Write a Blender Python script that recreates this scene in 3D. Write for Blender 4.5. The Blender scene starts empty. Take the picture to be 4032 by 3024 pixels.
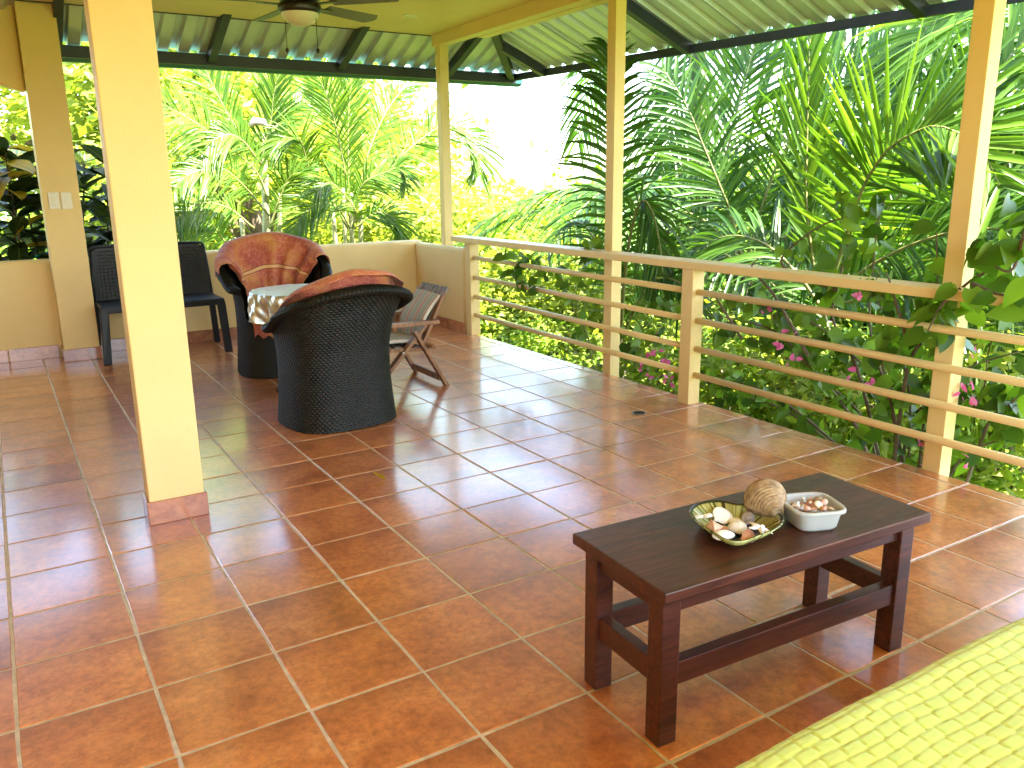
import bpy, bmesh, math, random
import numpy as np
from mathutils import Vector, Matrix, Euler
random.seed(7); rng = np.random.default_rng(7)
S = bpy.context.scene
T = 0.33                                   # one floor tile, metres; tile units are used below and scaled by T

# ------------------------------------------------------------------ camera
YAW, PIT, ROL = 0.5516, -0.2415, -0.0117
CAM = np.array([-3.6539, -8.8194, 4.1002]); FPX = 3268.4
_f = np.array([math.sin(YAW)*math.cos(PIT), math.cos(YAW)*math.cos(PIT), math.sin(PIT)])
_r = np.array([math.cos(YAW), -math.sin(YAW), 0.0]); _u = np.cross(_r, _f)
_r2 = _r*math.cos(ROL)+_u*math.sin(ROL); _u2 = -_r*math.sin(ROL)+_u*math.cos(ROL)
cam_d = bpy.data.cameras.new('camera'); cam = bpy.data.objects.new('camera', cam_d)
S.collection.objects.link(cam); S.camera = cam
cam_d.sensor_width = 36; cam_d.lens = FPX/4032*36; cam_d.clip_start = 0.05; cam_d.clip_end = 2000
cam.matrix_world = Matrix(((_r2[0], _u2[0], -_f[0], CAM[0]*T), (_r2[1], _u2[1], -_f[1], CAM[1]*T), (_r2[2], _u2[2], -_f[2], CAM[2]*T), (0, 0, 0, 1)))

# ------------------------------------------------------------------ sky, sun, exposure
SUN_EL, SUN_AZ = math.radians(63), math.radians(142)     # azimuth clockwise from +Y
W = bpy.data.worlds.new('World'); S.world = W; W.use_nodes = True
nt = W.node_tree; bg = nt.nodes['Background']
sky = nt.nodes.new('ShaderNodeTexSky'); sky.sky_type = 'NISHITA'; sky.sun_disc = False
sky.sun_elevation = SUN_EL; sky.sun_rotation = SUN_AZ; sky.dust_density = 1.6; sky.air_density = 1.0; sky.ozone_density = 0.0
nt.links.new(sky.outputs[0], bg.inputs[0]); bg.inputs[1].default_value = 0.15
sun_d = bpy.data.lights.new('sun', 'SUN'); sun = bpy.data.objects.new('sun', sun_d); S.collection.objects.link(sun)
sun_d.energy = 5.0; sun_d.angle = math.radians(0.6); sun_d.color = (1.0, 0.94, 0.84)
sd = Vector((math.sin(SUN_AZ)*math.cos(SUN_EL), math.cos(SUN_AZ)*math.cos(SUN_EL), math.sin(SUN_EL)))
sun.rotation_euler = sd.to_track_quat('Z', 'Y').to_euler(); sun.location = (0, 0, 30)
S.view_settings.view_transform = 'Standard'; S.view_settings.look = 'None'
S.view_settings.exposure = 3.7; S.view_settings.gamma = 1.0
S.render.engine = 'CYCLES'
try:
    S.cycles.max_bounces = 10; S.cycles.diffuse_bounces = 6; S.cycles.transmission_bounces = 8; S.cycles.transparent_max_bounces = 8
    S.cycles.use_denoising = True; S.cycles.caustics_reflective = False; S.cycles.caustics_refractive = False; S.cycles.sample_clamp_indirect = 6.0; S.cycles.blur_glossy = 1.0
except Exception: pass

# ------------------------------------------------------------------ helpers
def ray(u, v): return ((u-2016)/FPX)*_r2 - ((v-1512)/FPX)*_u2 + _f
def onz(u, v, z=0.): d = ray(u, v); return CAM+(z-CAM[2])/d[2]*d
def onx(u, v, x): d = ray(u, v); return CAM+(x-CAM[0])/d[0]*d
def ony(u, v, y): d = ray(u, v); return CAM+(y-CAM[1])/d[1]*d
def onr(u, v, dist): d = ray(u, v); h = math.hypot(d[0], d[1]); return CAM+dist/h*d        # at a horizontal distance (tiles)
def P(x, y, z=0.): return Vector((x*T, y*T, z*T))

class MB:
    def __init__(s): s.v = []; s.f = []; s.uv = None
    def add(s, vs, fs):
        o = len(s.v); s.v += [tuple(p) for p in vs]; s.f += [tuple(i+o for i in f) for f in fs]; return s
    def box(s, a, b):
        x0, y0, z0 = [min(a[i], b[i]) for i in range(3)]; x1, y1, z1 = [max(a[i], b[i]) for i in range(3)]
        return s.add([(x0,y0,z0),(x1,y0,z0),(x1,y1,z0),(x0,y1,z0),(x0,y0,z1),(x1,y0,z1),(x1,y1,z1),(x0,y1,z1)],
                     [(0,3,2,1),(4,5,6,7),(0,1,5,4),(1,2,6,5),(2,3,7,6),(3,0,4,7)])
    def bar(s, p, q, w, h, up=(0,0,1)):
        p = Vector(p); q = Vector(q); d = (q-p).normalized(); up = Vector(up)
        sd_ = d.cross(up)
        if sd_.length < 1e-4: sd_ = d.cross(Vector((1,0,0)))
        sd_.normalize(); n = sd_.cross(d); a = sd_*w/2; b = n*h/2
        vs = [p-a-b, p+a-b, p+a+b, p-a+b, q-a-b, q+a-b, q+a+b, q-a+b]
        return s.add(vs, [(0,3,2,1),(4,5,6,7),(0,1,5,4),(1,2,6,5),(2,3,7,6),(3,0,4,7)][::1])
    def tube(s, pts, rad, n=8, caps=True):
        pts = [Vector(p) for p in pts]; m = len(pts)
        if not hasattr(rad, '__len__'): rad = [rad]*m
        t0 = (pts[1]-pts[0]).normalized(); ref = Vector((0,0,1)) if abs(t0.z) < .9 else Vector((1,0,0))
        a = t0.cross(ref).normalized(); vs = []; fs = []
        for i, p in enumerate(pts):
            t = (pts[min(i+1, m-1)]-pts[max(i-1, 0)]).normalized()
            a = (a-t*a.dot(t)); a = a.normalized() if a.length > 1e-6 else t.orthogonal().normalized()
            b = t.cross(a)
            for k in range(n):
                an = 2*math.pi*k/n; vs.append(p+(a*math.cos(an)+b*math.sin(an))*rad[i])
        for i in range(m-1):
            for k in range(n):
                k2 = (k+1) % n; fs.append((i*n+k, i*n+k2, (i+1)*n+k2, (i+1)*n+k))
        if caps: fs.append(tuple(range(n))[::-1]); fs.append(tuple((m-1)*n+k for k in range(n)))
        return s.add(vs, fs)
    def lathe(s, prof, n=32, c=(0,0,0), cap0=False, cap1=False):
        vs = []; fs = []
        for r_, z_ in prof:
            for k in range(n):
                an = 2*math.pi*k/n; vs.append((c[0]+r_*math.cos(an), c[1]+r_*math.sin(an), c[2]+z_))
        for i in range(len(prof)-1):
            for k in range(n): k2 = (k+1) % n; fs.append((i*n+k, i*n+k2, (i+1)*n+k2, (i+1)*n+k))
        if cap0: fs.append(tuple(range(n))[::-1])
        if cap1: fs.append(tuple((len(prof)-1)*n+k for k in range(n)))
        return s.add(vs, fs)
    def grid(s, fn, nu, nv, closed=False):
        vs = [fn(i/nu, j/nv) for j in range(nv+1) for i in range(nu+(0 if closed else 1))]
        w = nu if closed else nu+1; fs = []
        for j in range(nv):
            for i in range(nu): i2 = (i+1) % w; fs.append((j*w+i, j*w+i2, (j+1)*w+i2, (j+1)*w+i))
        return s.add(vs, fs)
    def prism(s, poly, d):
        n = len(poly); d = Vector(d); a = [Vector(p) for p in poly]
        return s.add(a+[p+d for p in a], [tuple(range(n))[::-1], tuple(range(n, 2*n))]+[(k, (k+1) % n, n+(k+1) % n, n+k) for k in range(n)])
    def mesh(s, name, bevel=0, seg=2, smooth=False):
        me = bpy.data.meshes.new(name); me.from_pydata(s.v, [], s.f)
        bm = bmesh.new(); bm.from_mesh(me); bmesh.ops.recalc_face_normals(bm, faces=bm.faces)
        if bevel: bmesh.ops.bevel(bm, geom=[e for e in bm.edges if len(e.link_faces) == 2 and e.calc_face_angle(0) > .6], offset=bevel, segments=seg, profile=.6, affect='EDGES', clamp_overlap=True)
        bm.to_mesh(me); bm.free()
        if smooth: me.polygons.foreach_set('use_smooth', [True]*len(me.polygons))
        return me
    def build(s, name, mat, parent=None, bevel=0, seg=2, smooth=False): return place(name, s.mesh(name, bevel, seg, smooth), mat, parent)

def place(name, me, mat=None, parent=None, loc=None, rot=None, scale=None):
    if mat is not None and not me.materials: me.materials.append(mat)
    o = bpy.data.objects.new(name, me); S.collection.objects.link(o)
    if parent is not None: o.parent = parent
    if loc is not None: o.location = loc
    if rot is not None: o.rotation_euler = rot
    if scale is not None: o.scale = (scale,)*3 if not hasattr(scale, '__len__') else scale
    return o
def tag(o, label=None, cat=None, group=None, kind=None):
    if label: o['label'] = label
    if cat: o['category'] = cat
    if group: o['group'] = group
    if kind: o['kind'] = kind
    return o
def thing(name, label, cat, loc=(0,0,0), rz=0, group=None):
    o = bpy.data.objects.new(name, None); S.collection.objects.link(o); o.location = loc; o.rotation_euler = (0,0,rz); o.empty_display_size = .1
    return tag(o, label, cat, group)
def copy_tree(o, parent=None):
    c = o.copy(); S.collection.objects.link(c); c.parent = parent
    for ch in list(o.children): copy_tree(ch, c)
    return c

# ------------------------------------------------------------------ materials
def nodes(name):
    m = bpy.data.materials.new(name); m.use_nodes = True; n = m.node_tree
    return m, n, n.nodes['Principled BSDF'], n.links.new
def N(n, t, **kw):
    x = n.nodes.new('ShaderNode'+t)
    for k, v in kw.items():
        if k.startswith('i_'): x.inputs[k[2:].replace('_', ' ')].default_value = v
        else: setattr(x, k, v)
    return x
def ramp(n, pts):
    r = n.nodes.new('ShaderNodeValToRGB'); e = r.color_ramp.elements
    e[0].position = 0; e[1].position = 1
    e[0].color = (*pts[0][1], 1); e[len(e)-1].color = (*pts[-1][1], 1); e[0].position = pts[0][0]; e[len(e)-1].position = pts[-1][0]
    for p, c in pts[1:-1]: e.new(p).color = (*c, 1)
    return r
def mat(name, c, rough=.6, var=.12, scale=6., bump=0., bscale=60., metal=0., spec=.5, detail=6., stretch=None, rvar=.0):
    m, n, b, L = nodes(name)
    tc = N(n, 'TexCoord'); mp = N(n, 'Mapping'); L(tc.outputs['Object'], mp.inputs[0])
    if stretch: mp.inputs['Scale'].default_value = stretch
    tx = N(n, 'TexNoise', i_Scale=scale, i_Detail=detail, i_Roughness=.6); L(mp.outputs[0], tx.inputs['Vector'])
    lo = tuple(max(0, x*(1-var)) for x in c); hi = tuple(min(1, x*(1+var)) for x in c)
    rp = ramp(n, [(.3, lo), (.7, hi)]); L(tx.outputs['Fac'], rp.inputs[0]); L(rp.outputs[0], b.inputs['Base Color'])
    b.inputs['Roughness'].default_value = rough; b.inputs['Metallic'].default_value = metal; b.inputs['Specular IOR Level'].default_value = spec
    if rvar:
        mr = N(n, 'MapRange'); mr.inputs[3].default_value = rough-rvar; mr.inputs[4].default_value = rough+rvar; L(tx.outputs['Fac'], mr.inputs[0]); L(mr.outputs[0], b.inputs['Roughness'])
    if bump:
        t2 = N(n, 'TexNoise', i_Scale=bscale, i_Detail=4.); L(mp.outputs[0], t2.inputs['Vector'])
        bp = N(n, 'Bump', i_Strength=bump, i_Distance=.01); L(t2.outputs['Fac'], bp.inputs['Height']); L(bp.outputs[0], b.inputs['Normal'])
    return m
def leaf_mat(name, c1, c2, trans=.45, tint=(1.3, 1.35, .6), rough=.4, perobj=False):
    m, n, b, L = nodes(name)
    if perobj: src = N(n, 'ObjectInfo').outputs['Random']
    else: src = N(n, 'NewGeometry').outputs['Random Per Island']
    rp = ramp(n, [(0, c1), (1, c2)]); L(src, rp.inputs[0])
    L(rp.outputs[0], b.inputs['Base Color']); b.inputs['Roughness'].default_value = rough; b.inputs['Specular IOR Level'].default_value = .28
    mul = N(n, 'Mix', data_type='RGBA', blend_type='MULTIPLY'); mul.inputs[0].default_value = 1; L(rp.outputs[0], mul.inputs[6]); mul.inputs[7].default_value = (*tint, 1)
    tr = N(n, 'BsdfTranslucent'); L(mul.outputs[2], tr.inputs[0])
    mx = N(n, 'MixShader'); mx.inputs[0].default_value = trans; L(b.outputs[0], mx.inputs[1]); L(tr.outputs[0], mx.inputs[2])
    L(mx.outputs[0], n.nodes['Material Output'].inputs[0])
    return m

M = {}
M['paint'] = mat('yellow_paint', (.73, .545, .23), .55, .05, 2.2, .12, 120.)
M['rail_paint'] = mat('rail_paint', (.73, .55, .235), .42, .05, 3., .05, 60.)
M['dark_metal'] = mat('dark_steel', (.018, .02, .02), .5, .3, 8., .1, 80.)
M['gutter'] = mat('green_gutter', (.03, .12, .10), .45, .2, 6.)
M['grout'] = mat('grout', (.56, .48, .35), .85, .25, 20., .4, 200.)
M['concrete'] = mat('concrete', (.35, .31, .25), .85, .2, 3., .3, 50.)
def tile_mat(name, base, dark, light, rough=.34):
    m, n, b, L = nodes(name)
    tc = N(n, 'TexCoord'); oi = N(n, 'ObjectInfo')
    off = N(n, 'Vectormath' if False else 'VectorMath', operation='SCALE'); cb = N(n, 'CombineXYZ')
    L(oi.outputs['Random'], cb.inputs[0]); L(oi.outputs['Random'], cb.inputs[2])
    L(cb.outputs[0], off.inputs[0]); off.inputs['Scale'].default_value = 37.
    ad = N(n, 'VectorMath', operation='ADD'); L(tc.outputs['Object'], ad.inputs[0]); L(off.outputs[0], ad.inputs[1])
    n1 = N(n, 'TexNoise', i_Scale=6.5, i_Detail=9., i_Roughness=.62, i_Distortion=.4); L(ad.outputs[0], n1.inputs['Vector'])
    n2 = N(n, 'TexNoise', i_Scale=38., i_Detail=5., i_Roughness=.7); L(ad.outputs[0], n2.inputs['Vector'])
    rp = ramp(n, [(.30, dark), (.5, base), (.68, light)]); L(n1.outputs['Fac'], rp.inputs[0])
    r2 = ramp(n, [(.32, (.58, .50, .46)), (.60, (1.10, 1.07, 1.02))]); L(n2.outputs['Fac'], r2.inputs[0])
    mu = N(n, 'Mix', data_type='RGBA', blend_type='MULTIPLY'); mu.inputs[0].default_value = .8; L(rp.outputs[0], mu.inputs[6]); L(r2.outputs[0], mu.inputs[7])
    # printed darker flame along one side of each tile
    sx = N(n, 'SeparateXYZ'); L(tc.outputs['Object'], sx.inputs[0])
    e1 = N(n, 'MapRange'); e1.inputs[1].default_value = .06; e1.inputs[2].default_value = .17; L(sx.outputs[1], e1.inputs[0])
    e2 = N(n, 'Math', operation='MULTIPLY'); L(e1.outputs[0], e2.inputs[0]); L(n1.outputs['Fac'], e2.inputs[1])
    e3 = N(n, 'Mix', data_type='RGBA', blend_type='MULTIPLY'); L(e2.outputs[0], e3.inputs[0]); L(mu.outputs[2], e3.inputs[6]); e3.inputs[7].default_value = (.46, .33, .31, 1)
    hv = N(n, 'HueSaturation'); L(e3.outputs[2], hv.inputs['Color'])
    vr = N(n, 'MapRange'); vr.inputs[3].default_value = .90; vr.inputs[4].default_value = 1.09; L(oi.outputs['Random'], vr.inputs[0]); L(vr.outputs[0], hv.inputs['Value'])
    L(hv.outputs[0], b.inputs['Base Color']); b.inputs['Specular IOR Level'].default_value = .6; b.inputs['Coat Weight'].default_value = 1.0; b.inputs['Coat Roughness'].default_value = .15
    rr = N(n, 'MapRange'); rr.inputs[3].default_value = rough-.05; rr.inputs[4].default_value = rough+.10; L(n1.outputs['Fac'], rr.inputs[0]); L(rr.outputs[0], b.inputs['Roughness'])
    n3 = N(n, 'TexNoise', i_Scale=14., i_Detail=3.); L(ad.outputs[0], n3.inputs['Vector'])
    bp = N(n, 'Bump', i_Strength=.02, i_Distance=.01); L(n3.outputs['Fac'], bp.inputs['Height']); L(bp.outputs[0], b.inputs['Normal'])
    return m
M['tile'] = tile_mat('terracotta_tile', (.57, .20, .056), (.38, .115, .036), (.66, .275, .088))
M['skirt'] = tile_mat('skirting_tile', (.40, .15, .06), (.26, .09, .04), (.48, .2, .09), .3)
def wood_mat(name, c1, c2, rough, sc=(1.2, 14, 14)):
    m, n, b, L = nodes(name); tc = N(n, 'TexCoord'); mp = N(n, 'Mapping'); mp.inputs['Scale'].default_value = sc
    oi = N(n, 'ObjectInfo'); L(tc.outputs['Object'], mp.inputs[0]); 
    t = N(n, 'TexNoise', i_Scale=3., i_Detail=8., i_Distortion=1.2); L(mp.outputs[0], t.inputs['Vector'])
    rp = ramp(n, [(.32, c1), (.7, c2)]); L(t.outputs['Fac'], rp.inputs[0]); L(rp.outputs[0], b.inputs['Base Color'])
    t2 = N(n, 'TexNoise', i_Scale=40., i_Detail=3.); L(tc.outputs['Object'], t2.inputs['Vector'])
    mr = N(n, 'MapRange'); mr.inputs[3].default_value = rough-.08; mr.inputs[4].default_value = rough+.12; L(t2.outputs['Fac'], mr.inputs[0]); L(mr.outputs[0], b.inputs['Roughness'])
    bp = N(n, 'Bump', i_Strength=.06, i_Distance=.005); L(t.outputs['Fac'], bp.inputs['Height']); L(bp.outputs[0], b.inputs['Normal'])
    return m
M['mahogany'] = wood_mat('mahogany', (.028, .007, .004), (.10, .025, .011), .34)
M['teak'] = wood_mat('teak', (.15, .062, .024), (.32, .155, .062), .5, (14, 14, 1.5))
M['teak_grey'] = wood_mat('weathered_teak', (.10, .085, .07), (.26, .20, .15), .65, (14, 14, 1.5))
M['wicker'] = mat('black_wicker', (.010, .0098, .007), .45, .5, 12., 0, 60., rvar=.1, spec=.22)
M['plastic'] = mat('black_plastic', (.010, .010, .011), .45, .2, 8., spec=.3)
M['white'] = mat('white_plastic', (.72, .69, .58), .4, .04, 6.)
M['turq'] = mat('turquoise_paint', (.03, .45, .55), .4, .1, 6.)

# ------------------------------------------------------------------ ground
def gz(x, y):      # metres; garden falls away from the veranda
    d = max(0., max(x-2.45, (y-4.9)*.55, 0)); return -1.1-2.6*(1-math.exp(-d/3.5))-.05*d+.15*math.sin(x*.5)*math.cos(y*.4)
g = MB()
xs = [-400, -150, -60, -30, -18]+[-12+1.5*i for i in range(34)]+[45, 60, 100, 200, 500]
ys = [-400, -150, -60, -30, -18]+[-12+1.5*i for i in range(34)]+[45, 60, 100, 200, 500]
g.add([(x, y, max(gz(x, y), -7.5)) for y in ys for x in xs], [(j*len(xs)+i, j*len(xs)+i+1, (j+1)*len(xs)+i+1, (j+1)*len(xs)+i) for j in range(len(ys)-1) for i in range(len(xs)-1)])
M['ground'] = mat('lawn_ground', (.075, .125, .022), .9, .45, 1.2, .5, 20.)
tag(g.build('ground', M['ground'], smooth=True), kind='structure')

# ------------------------------------------------------------------ floor
floor = MB().box(P(-14, -14, -.9), P(7.27, 14.4, -.0055)).build('floor', M['grout']); tag(floor, kind='structure')
def tile_mesh(w, d, seed, npt=4, hgt=.009):
    r = random.Random(seed); out = []
    c = [(-w/2, -d/2), (w/2, -d/2), (w/2, d/2), (-w/2, d/2)]
    for k in range(4):
        a, b_ = c[k], c[(k+1) % 4]
        for i in range(npt):
            t = i/npt; x = a[0]+(b_[0]-a[0])*t; y = a[1]+(b_[1]-a[1])*t; j = .0016
            out.append((x+r.uniform(-j, j), y+r.uniform(-j, j)))
    n = len(out); ins = [(x*(1-.006/w), y*(1-.006/d)) for x, y in out]
    m = MB(); m.add([(x, y, -hgt) for x, y in out]+[(x, y, -.0022) for x, y in out]+[(x, y, 0) for x, y in ins],
        [tuple(range(2*n, 3*n))]+[(k, (k+1) % n, n+(k+1) % n, n+k) for k in range(n)]+[(n+k, n+(k+1) % n, 2*n+(k+1) % n, 2*n+k) for k in range(n)])
    return m.mesh('tile')
gap = .0082
tms = [tile_mesh(T-gap, T-gap, s) for s in range(5)]
for tm in tms: tm.materials.append(M['tile'])
for i in range(-6, 7):
    for j in range(-8, 14):
        o = place('tile', random.choice(tms), None, floor, P(i+.5, j+.5, random.uniform(-.002, .001)))
        o.rotation_euler = (random.gauss(0, .0013), random.gauss(0, .0013), random.choice((0, 0, 0, math.pi)))
em = tile_mesh(T-gap, .24*T, 11); em.materials.append(M['tile'])
for j in range(-8, 11): place('edge_tile', em, None, floor, P(7.14, j+.5, 0), (0, 0, math.pi/2))
fx = MB()
for i in range(-14, 7):
    for j in range(-14, 14):
        if i >= -6 and j >= -8: continue
        x, y = i*T, j*T; fx.box((x+gap/2, y+gap/2, -.009), (x+T-gap/2, y+T-gap/2, 0))
tag(fx.build('tile_field', M['tile'], floor), kind='stuff')

# ------------------------------------------------------------------ walls and columns
def skirt_run(parent, p0, p1, nrm, h=.31, th=.045):
    p0 = Vector(p0); p1 = Vector(p1); L_ = (p1-p0).length; d = (p1-p0)/L_; k = max(1, round(L_/1.0)); nrm = Vector(nrm)
    for i in range(k):
        a = p0+d*(i*L_/k+.012); b = p0+d*((i+1)*L_/k-.012)
        m = MB(); q = [a, b, b+nrm*th, a+nrm*th]; c = sum((Vector(v) for v in q), Vector())/4
        m.prism([(Vector(v)-c)*T for v in q], (0, 0, (h+random.uniform(-.006, .006))*T)); o = m.build('skirting_tile', M['skirt'], parent, bevel=.002, seg=1); o.location = c*T
def round_wall(name, a, b, label, rad=.12, arr=None):
    # wall block with a softly rounded top
    m = MB(); m.box(P(*a), P(*b)); me = m.mesh(name); bm = bmesh.new(); bm.from_mesh(me); zt = max(a[2], b[2])*T
    es = [e for e in bm.edges if all(abs(v.co.z-zt) < 1e-5 for v in e.verts)]+[e for e in bm.edges if abs(e.verts[0].co.z-e.verts[1].co.z) > .1]
    bmesh.ops.bevel(bm, geom=es, offset=rad*T, segments=5, profile=.5, affect='EDGES'); bm.to_mesh(me); bm.free()
    me.polygons.foreach_set('use_smooth', [True]*len(me.polygons))
    mod_o = place(name, me, M['paint']); tag(mod_o, label, 'wall'); 
    mm = mod_o.modifiers.new('wn', 'WEIGHTED_NORMAL'); mm.keep_sharp = False
    return mod_o
bw = round_wall('low_wall', (-14, 14.0, -.9), (7.34, 14.45, 2.37), 'long low yellow wall behind the black plastic chairs')
skirt_run(bw, (-1.75, 14.0, 0), (7.0, 14.0, 0), (0, -1, 0)); skirt_run(bw, (-8, 14.0, 0), (-2.62, 14.0, 0), (0, -1, 0))
sw = round_wall('low_wall', (7.03, 10.93, -.9), (7.34, 13.995, 2.32), 'short low yellow wall joining the railing at the corner', .10)
skirt_run(sw, (7.03, 10.95, 0), (7.03, 13.93, 0), (-1, 0, 0))

def column(label, x0, x1, y0, y1, z0, z1, rad=.006, name='column'):
    t = thing(name, label, 'column', P((x0+x1)/2, (y0+y1)/2, max(z0, 0)))
    m = MB(); c = P((x0+x1)/2, (y0+y1)/2, max(z0, 0)); m.box(P(x0, y0, z0)-c, P(x1, y1, z1)-c); o = m.build('shaft', M['paint'], t, bevel=rad, seg=2)
    return t
def base_tiles(t, x0, x1, y0, y1, h=.30, th=.03):
    c = t.location
    for a, b in (((x0-th, y0-th), (x1+th, y0)), ((x0-th, y1), (x1+th, y1+th)), ((x0-th, y0+.004), (x0, y1-.004)), ((x1, y0+.004), (x1+th, y1-.004))):
        MB().box(P(*a, 0)-c, P(*b, h)-c).build('base_tile', M['skirt'], t, bevel=.0025, seg=1)
c1 = column('thick yellow column with orange tile base standing alone on the open floor', -2.45, -1.80, 1.675, 2.02, 0.002, 7.96)
base_tiles(c1, -2.45, -1.80, 1.675, 2.02)
c2 = column('yellow column carrying two switch plates against the low wall', -2.56, -1.79, 13.2, 13.99, 0.002, 7.96)
base_tiles(c2, -2.56, -1.79, 13.2, 13.955)
column('slim pale yellow post rising at the corner behind the short low wall', 7.345, 7.61, 12.60, 12.87, -9, 7.66, .004, 'veranda_post')
column('slim yellow post outside the railing between its first two supports', 7.29, 7.55, 4.93, 5.19, -9, 7.66, .004, 'veranda_post')
column('slim yellow post outside the railing wrapped by the leafy vine', 7.29, 7.55, -2.54, -2.27, -9, 7.66, .004, 'veranda_post')
column('slim yellow post outside the railing beyond the leafy vine', 7.29, 7.55, -9.9, -9.63, -9, 7.66, .004, 'veranda_post')
# switch plates
for (u, v, k) in ((212, 790, 3), (262, 790, 1)):
    p = ony(u, v, 13.2); t = thing('switch_plate', 'cream switch plate with three rockers on the column' if k == 3 else 'cream switch plate with one small rocker on the column', 'switch', P(p[0], 13.2, p[2]))
    MB().box((-.036, -.012, -.062), (.036, 0, .062)).build('plate', M['white'], t, bevel=.004)
    for i in range(k):
        z = (i-(k-1)/2)*.026; MB().box((-.016, -.017, z-.0115), (.016, -.0125, z+.0115)).build('rocker', M['white'], t, bevel=.002)
# lintel left of the switch column
lt = MB(); lt.prism([P(-14, 13.55, 8.6), P(-14, 13.55, 7.7), P(-5.2, 13.55, 6.9), P(-2.565, 13.55, 6.12), P(-2.565, 13.55, 8.6)], (0, .42*T, 0))
tag(lt.build('lintel_wall', M['paint'], bevel=.03, seg=4), 'ochre wall above the window gap beside the switch column', 'wall')
# unseen wall added on the left to cut and warm the light
tag(MB().box(P(-9.9, -14, -.9), P(-9.5, 13.98, 8.3)).build('light_cut_wall', M['paint']), 'added unseen yellow wall cutting the light from the left', 'wall')

# ------------------------------------------------------------------ ceiling, beam, roof
cl = thing('ceiling', 'flat ochre ceiling panel over the veranda', 'ceiling', P(0, 0, 7.95))
MB().box(P(-14, -14, 0), P(7.296, 12.98, .12)).build('panel', M['paint'], cl)
MB().box(P(-14, 12.985, -.02), P(7.3, 13.03, .13)).build('edge_strip', M['dark_metal'], cl)
bt = thing('edge_beam', 'yellow edge beam along the ceiling above the railing', 'beam', P(7.3, 0, 7.65))
c = Vector(bt.location)
MB().box(P(7.3, -14, 7.65)-c, P(7.6, 12.98, 8.4)-c).build('beam', M['paint'], bt, bevel=.006)
MB().box(P(7.605, -14, 7.64)-c, P(7.9, 11.0, 8.4)-c).build('fascia', M['paint'], bt, bevel=.006)
MB().box(P(7.905, -14, 7.66)-c, P(7.935, 11.0, 8.2)-c).build('edge_strip', M['dark_metal'], bt)  # thin dark strip along the outer side of the beam

roof = thing('metal_roof', 'corrugated metal roof on dark steel rafters over the veranda', 'roof', P(9, 13, 7.3))
RC = Vector(roof.location); ZE, YE, XE, KX, K = 7.36, 14.65, 10.93, .12, .42
def xe(y): return XE+KX*(YE-y)
def zb(y): return ZE+K*(YE-y)
def zr(x, y): return ZE+K*(xe(y)-x)
m_, n_, b_, L_ = nodes('zinc_sheet'); M['zinc'] = m_
tc = N(n_, 'TexCoord'); tx = N(n_, 'TexNoise', i_Scale=2.5, i_Detail=7.); L_(tc.outputs['Object'], tx.inputs['Vector'])
rp = ramp(n_, [(.3, (.50, .51, .50)), (.7, (.66, .66, .64))]); L_(tx.outputs['Fac'], rp.inputs[0]); L_(rp.outputs[0], b_.inputs['Base Color'])
b_.inputs['Metallic'].default_value = .35; b_.inputs['Roughness'].default_value = .42
PITCH = .50; PROF = [(0, 0), (.52, 0), (.62, .10), (.90, .10)]      # trapezoid rib, seen from below as a groove
def sheet_lines(c0, c1):
    out = []; k = math.floor(c0/PITCH)
    while k*PITCH < c1:
        for a, h in PROF: out.append((k*PITCH+a*PITCH, h))
        k += 1
    return [q for q in out if c0 <= q[0] <= c1]
def back_sheet(x0, x1, dz):
    v = []; f = []
    for x, h in sheet_lines(x0, x1):
        s_hip = (XE-x)/(1-KX); sl = min(6.5, s_hip)
        if sl <= .02: continue
        for t in (0., .5, 1.): y = YE+.12-(sl+.12)*t; v.append(P(x, y, zb(y)+h+dz)-RC)
    for i in range(len(v)//3-1):
        for t in range(2): f.append((3*i+t, 3*i+3+t, 3*i+4+t, 3*i+1+t))
    if f: place('roof_sheet', MB().add(v, f).mesh('roof_sheet'), M['zinc'], roof)
def right_sheet(y0, y1, dz):
    v = []; f = []
    for y, h in sheet_lines(y0, y1):
        sl = min(6.5, (YE-y)) if YE-y > .02 else 0
        if sl <= .02: continue
        for t in (0., .5, 1.): x = xe(y)+.12-(sl+.12)*t; v.append(P(x, y, zr(x, y)+h+dz)-RC)
    for i in range(len(v)//3-1):
        for t in range(2): f.append((3*i+t, 3*i+3+t, 3*i+4+t, 3*i+1+t))
    if f: place('roof_sheet', MB().add(v, f).mesh('roof_sheet'), M['zinc'], roof)
x = -14.
while x < XE: back_sheet(x, min(x+2.82, XE+.1), .03*(round((x+14)/2.5) % 2)); x += 2.5
y = -14.
while y < YE: right_sheet(y, min(y+2.82, YE), .03*(round((y+14)/2.5) % 2)); y += 2.5
bs = MB(); bs.box(P(-14, -15.2, -.03)-P(0, 0, 0), P(7.9, -14, 0)); bs.v = [(x_, y_, z_+(7.98+(y_/T+14)*.40)*T) for x_, y_, z_ in bs.v]  # unseen sloping strip added behind the camera to lower light from the rear
bo_ = bs.build('rear_shade_sheet', M['zinc'], roof); bo_.location = -RC
RD = .24
def rafter(p, q, name='rafter', w=.2): MB().bar(Vector(p)-RC, Vector(q)-RC, w*T, RD*T).build(name, M['dark_metal'], roof)
for xr in (-8.7, -5.2, -1.75, 1.77, 5.25, 8.62):
    sl = min(6, (XE-xr)/(1-KX)); rafter(P(xr, YE, zb(YE)-.16), P(xr, YE-sl, zb(YE-sl)-.16))
for yr in (13.1, 7.65, 1.83, -4., -9.8):
    sl = min(6, YE-yr); rafter(P(xe(yr), yr, ZE-.16), P(xe(yr)-sl, yr, ZE-.16+K*sl))
rafter(P(XE, YE, ZE-.17), P(XE-5.5*(1-KX), YE-5.5, ZE-.17+K*5.5), 'hip_rafter', .22)
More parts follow.
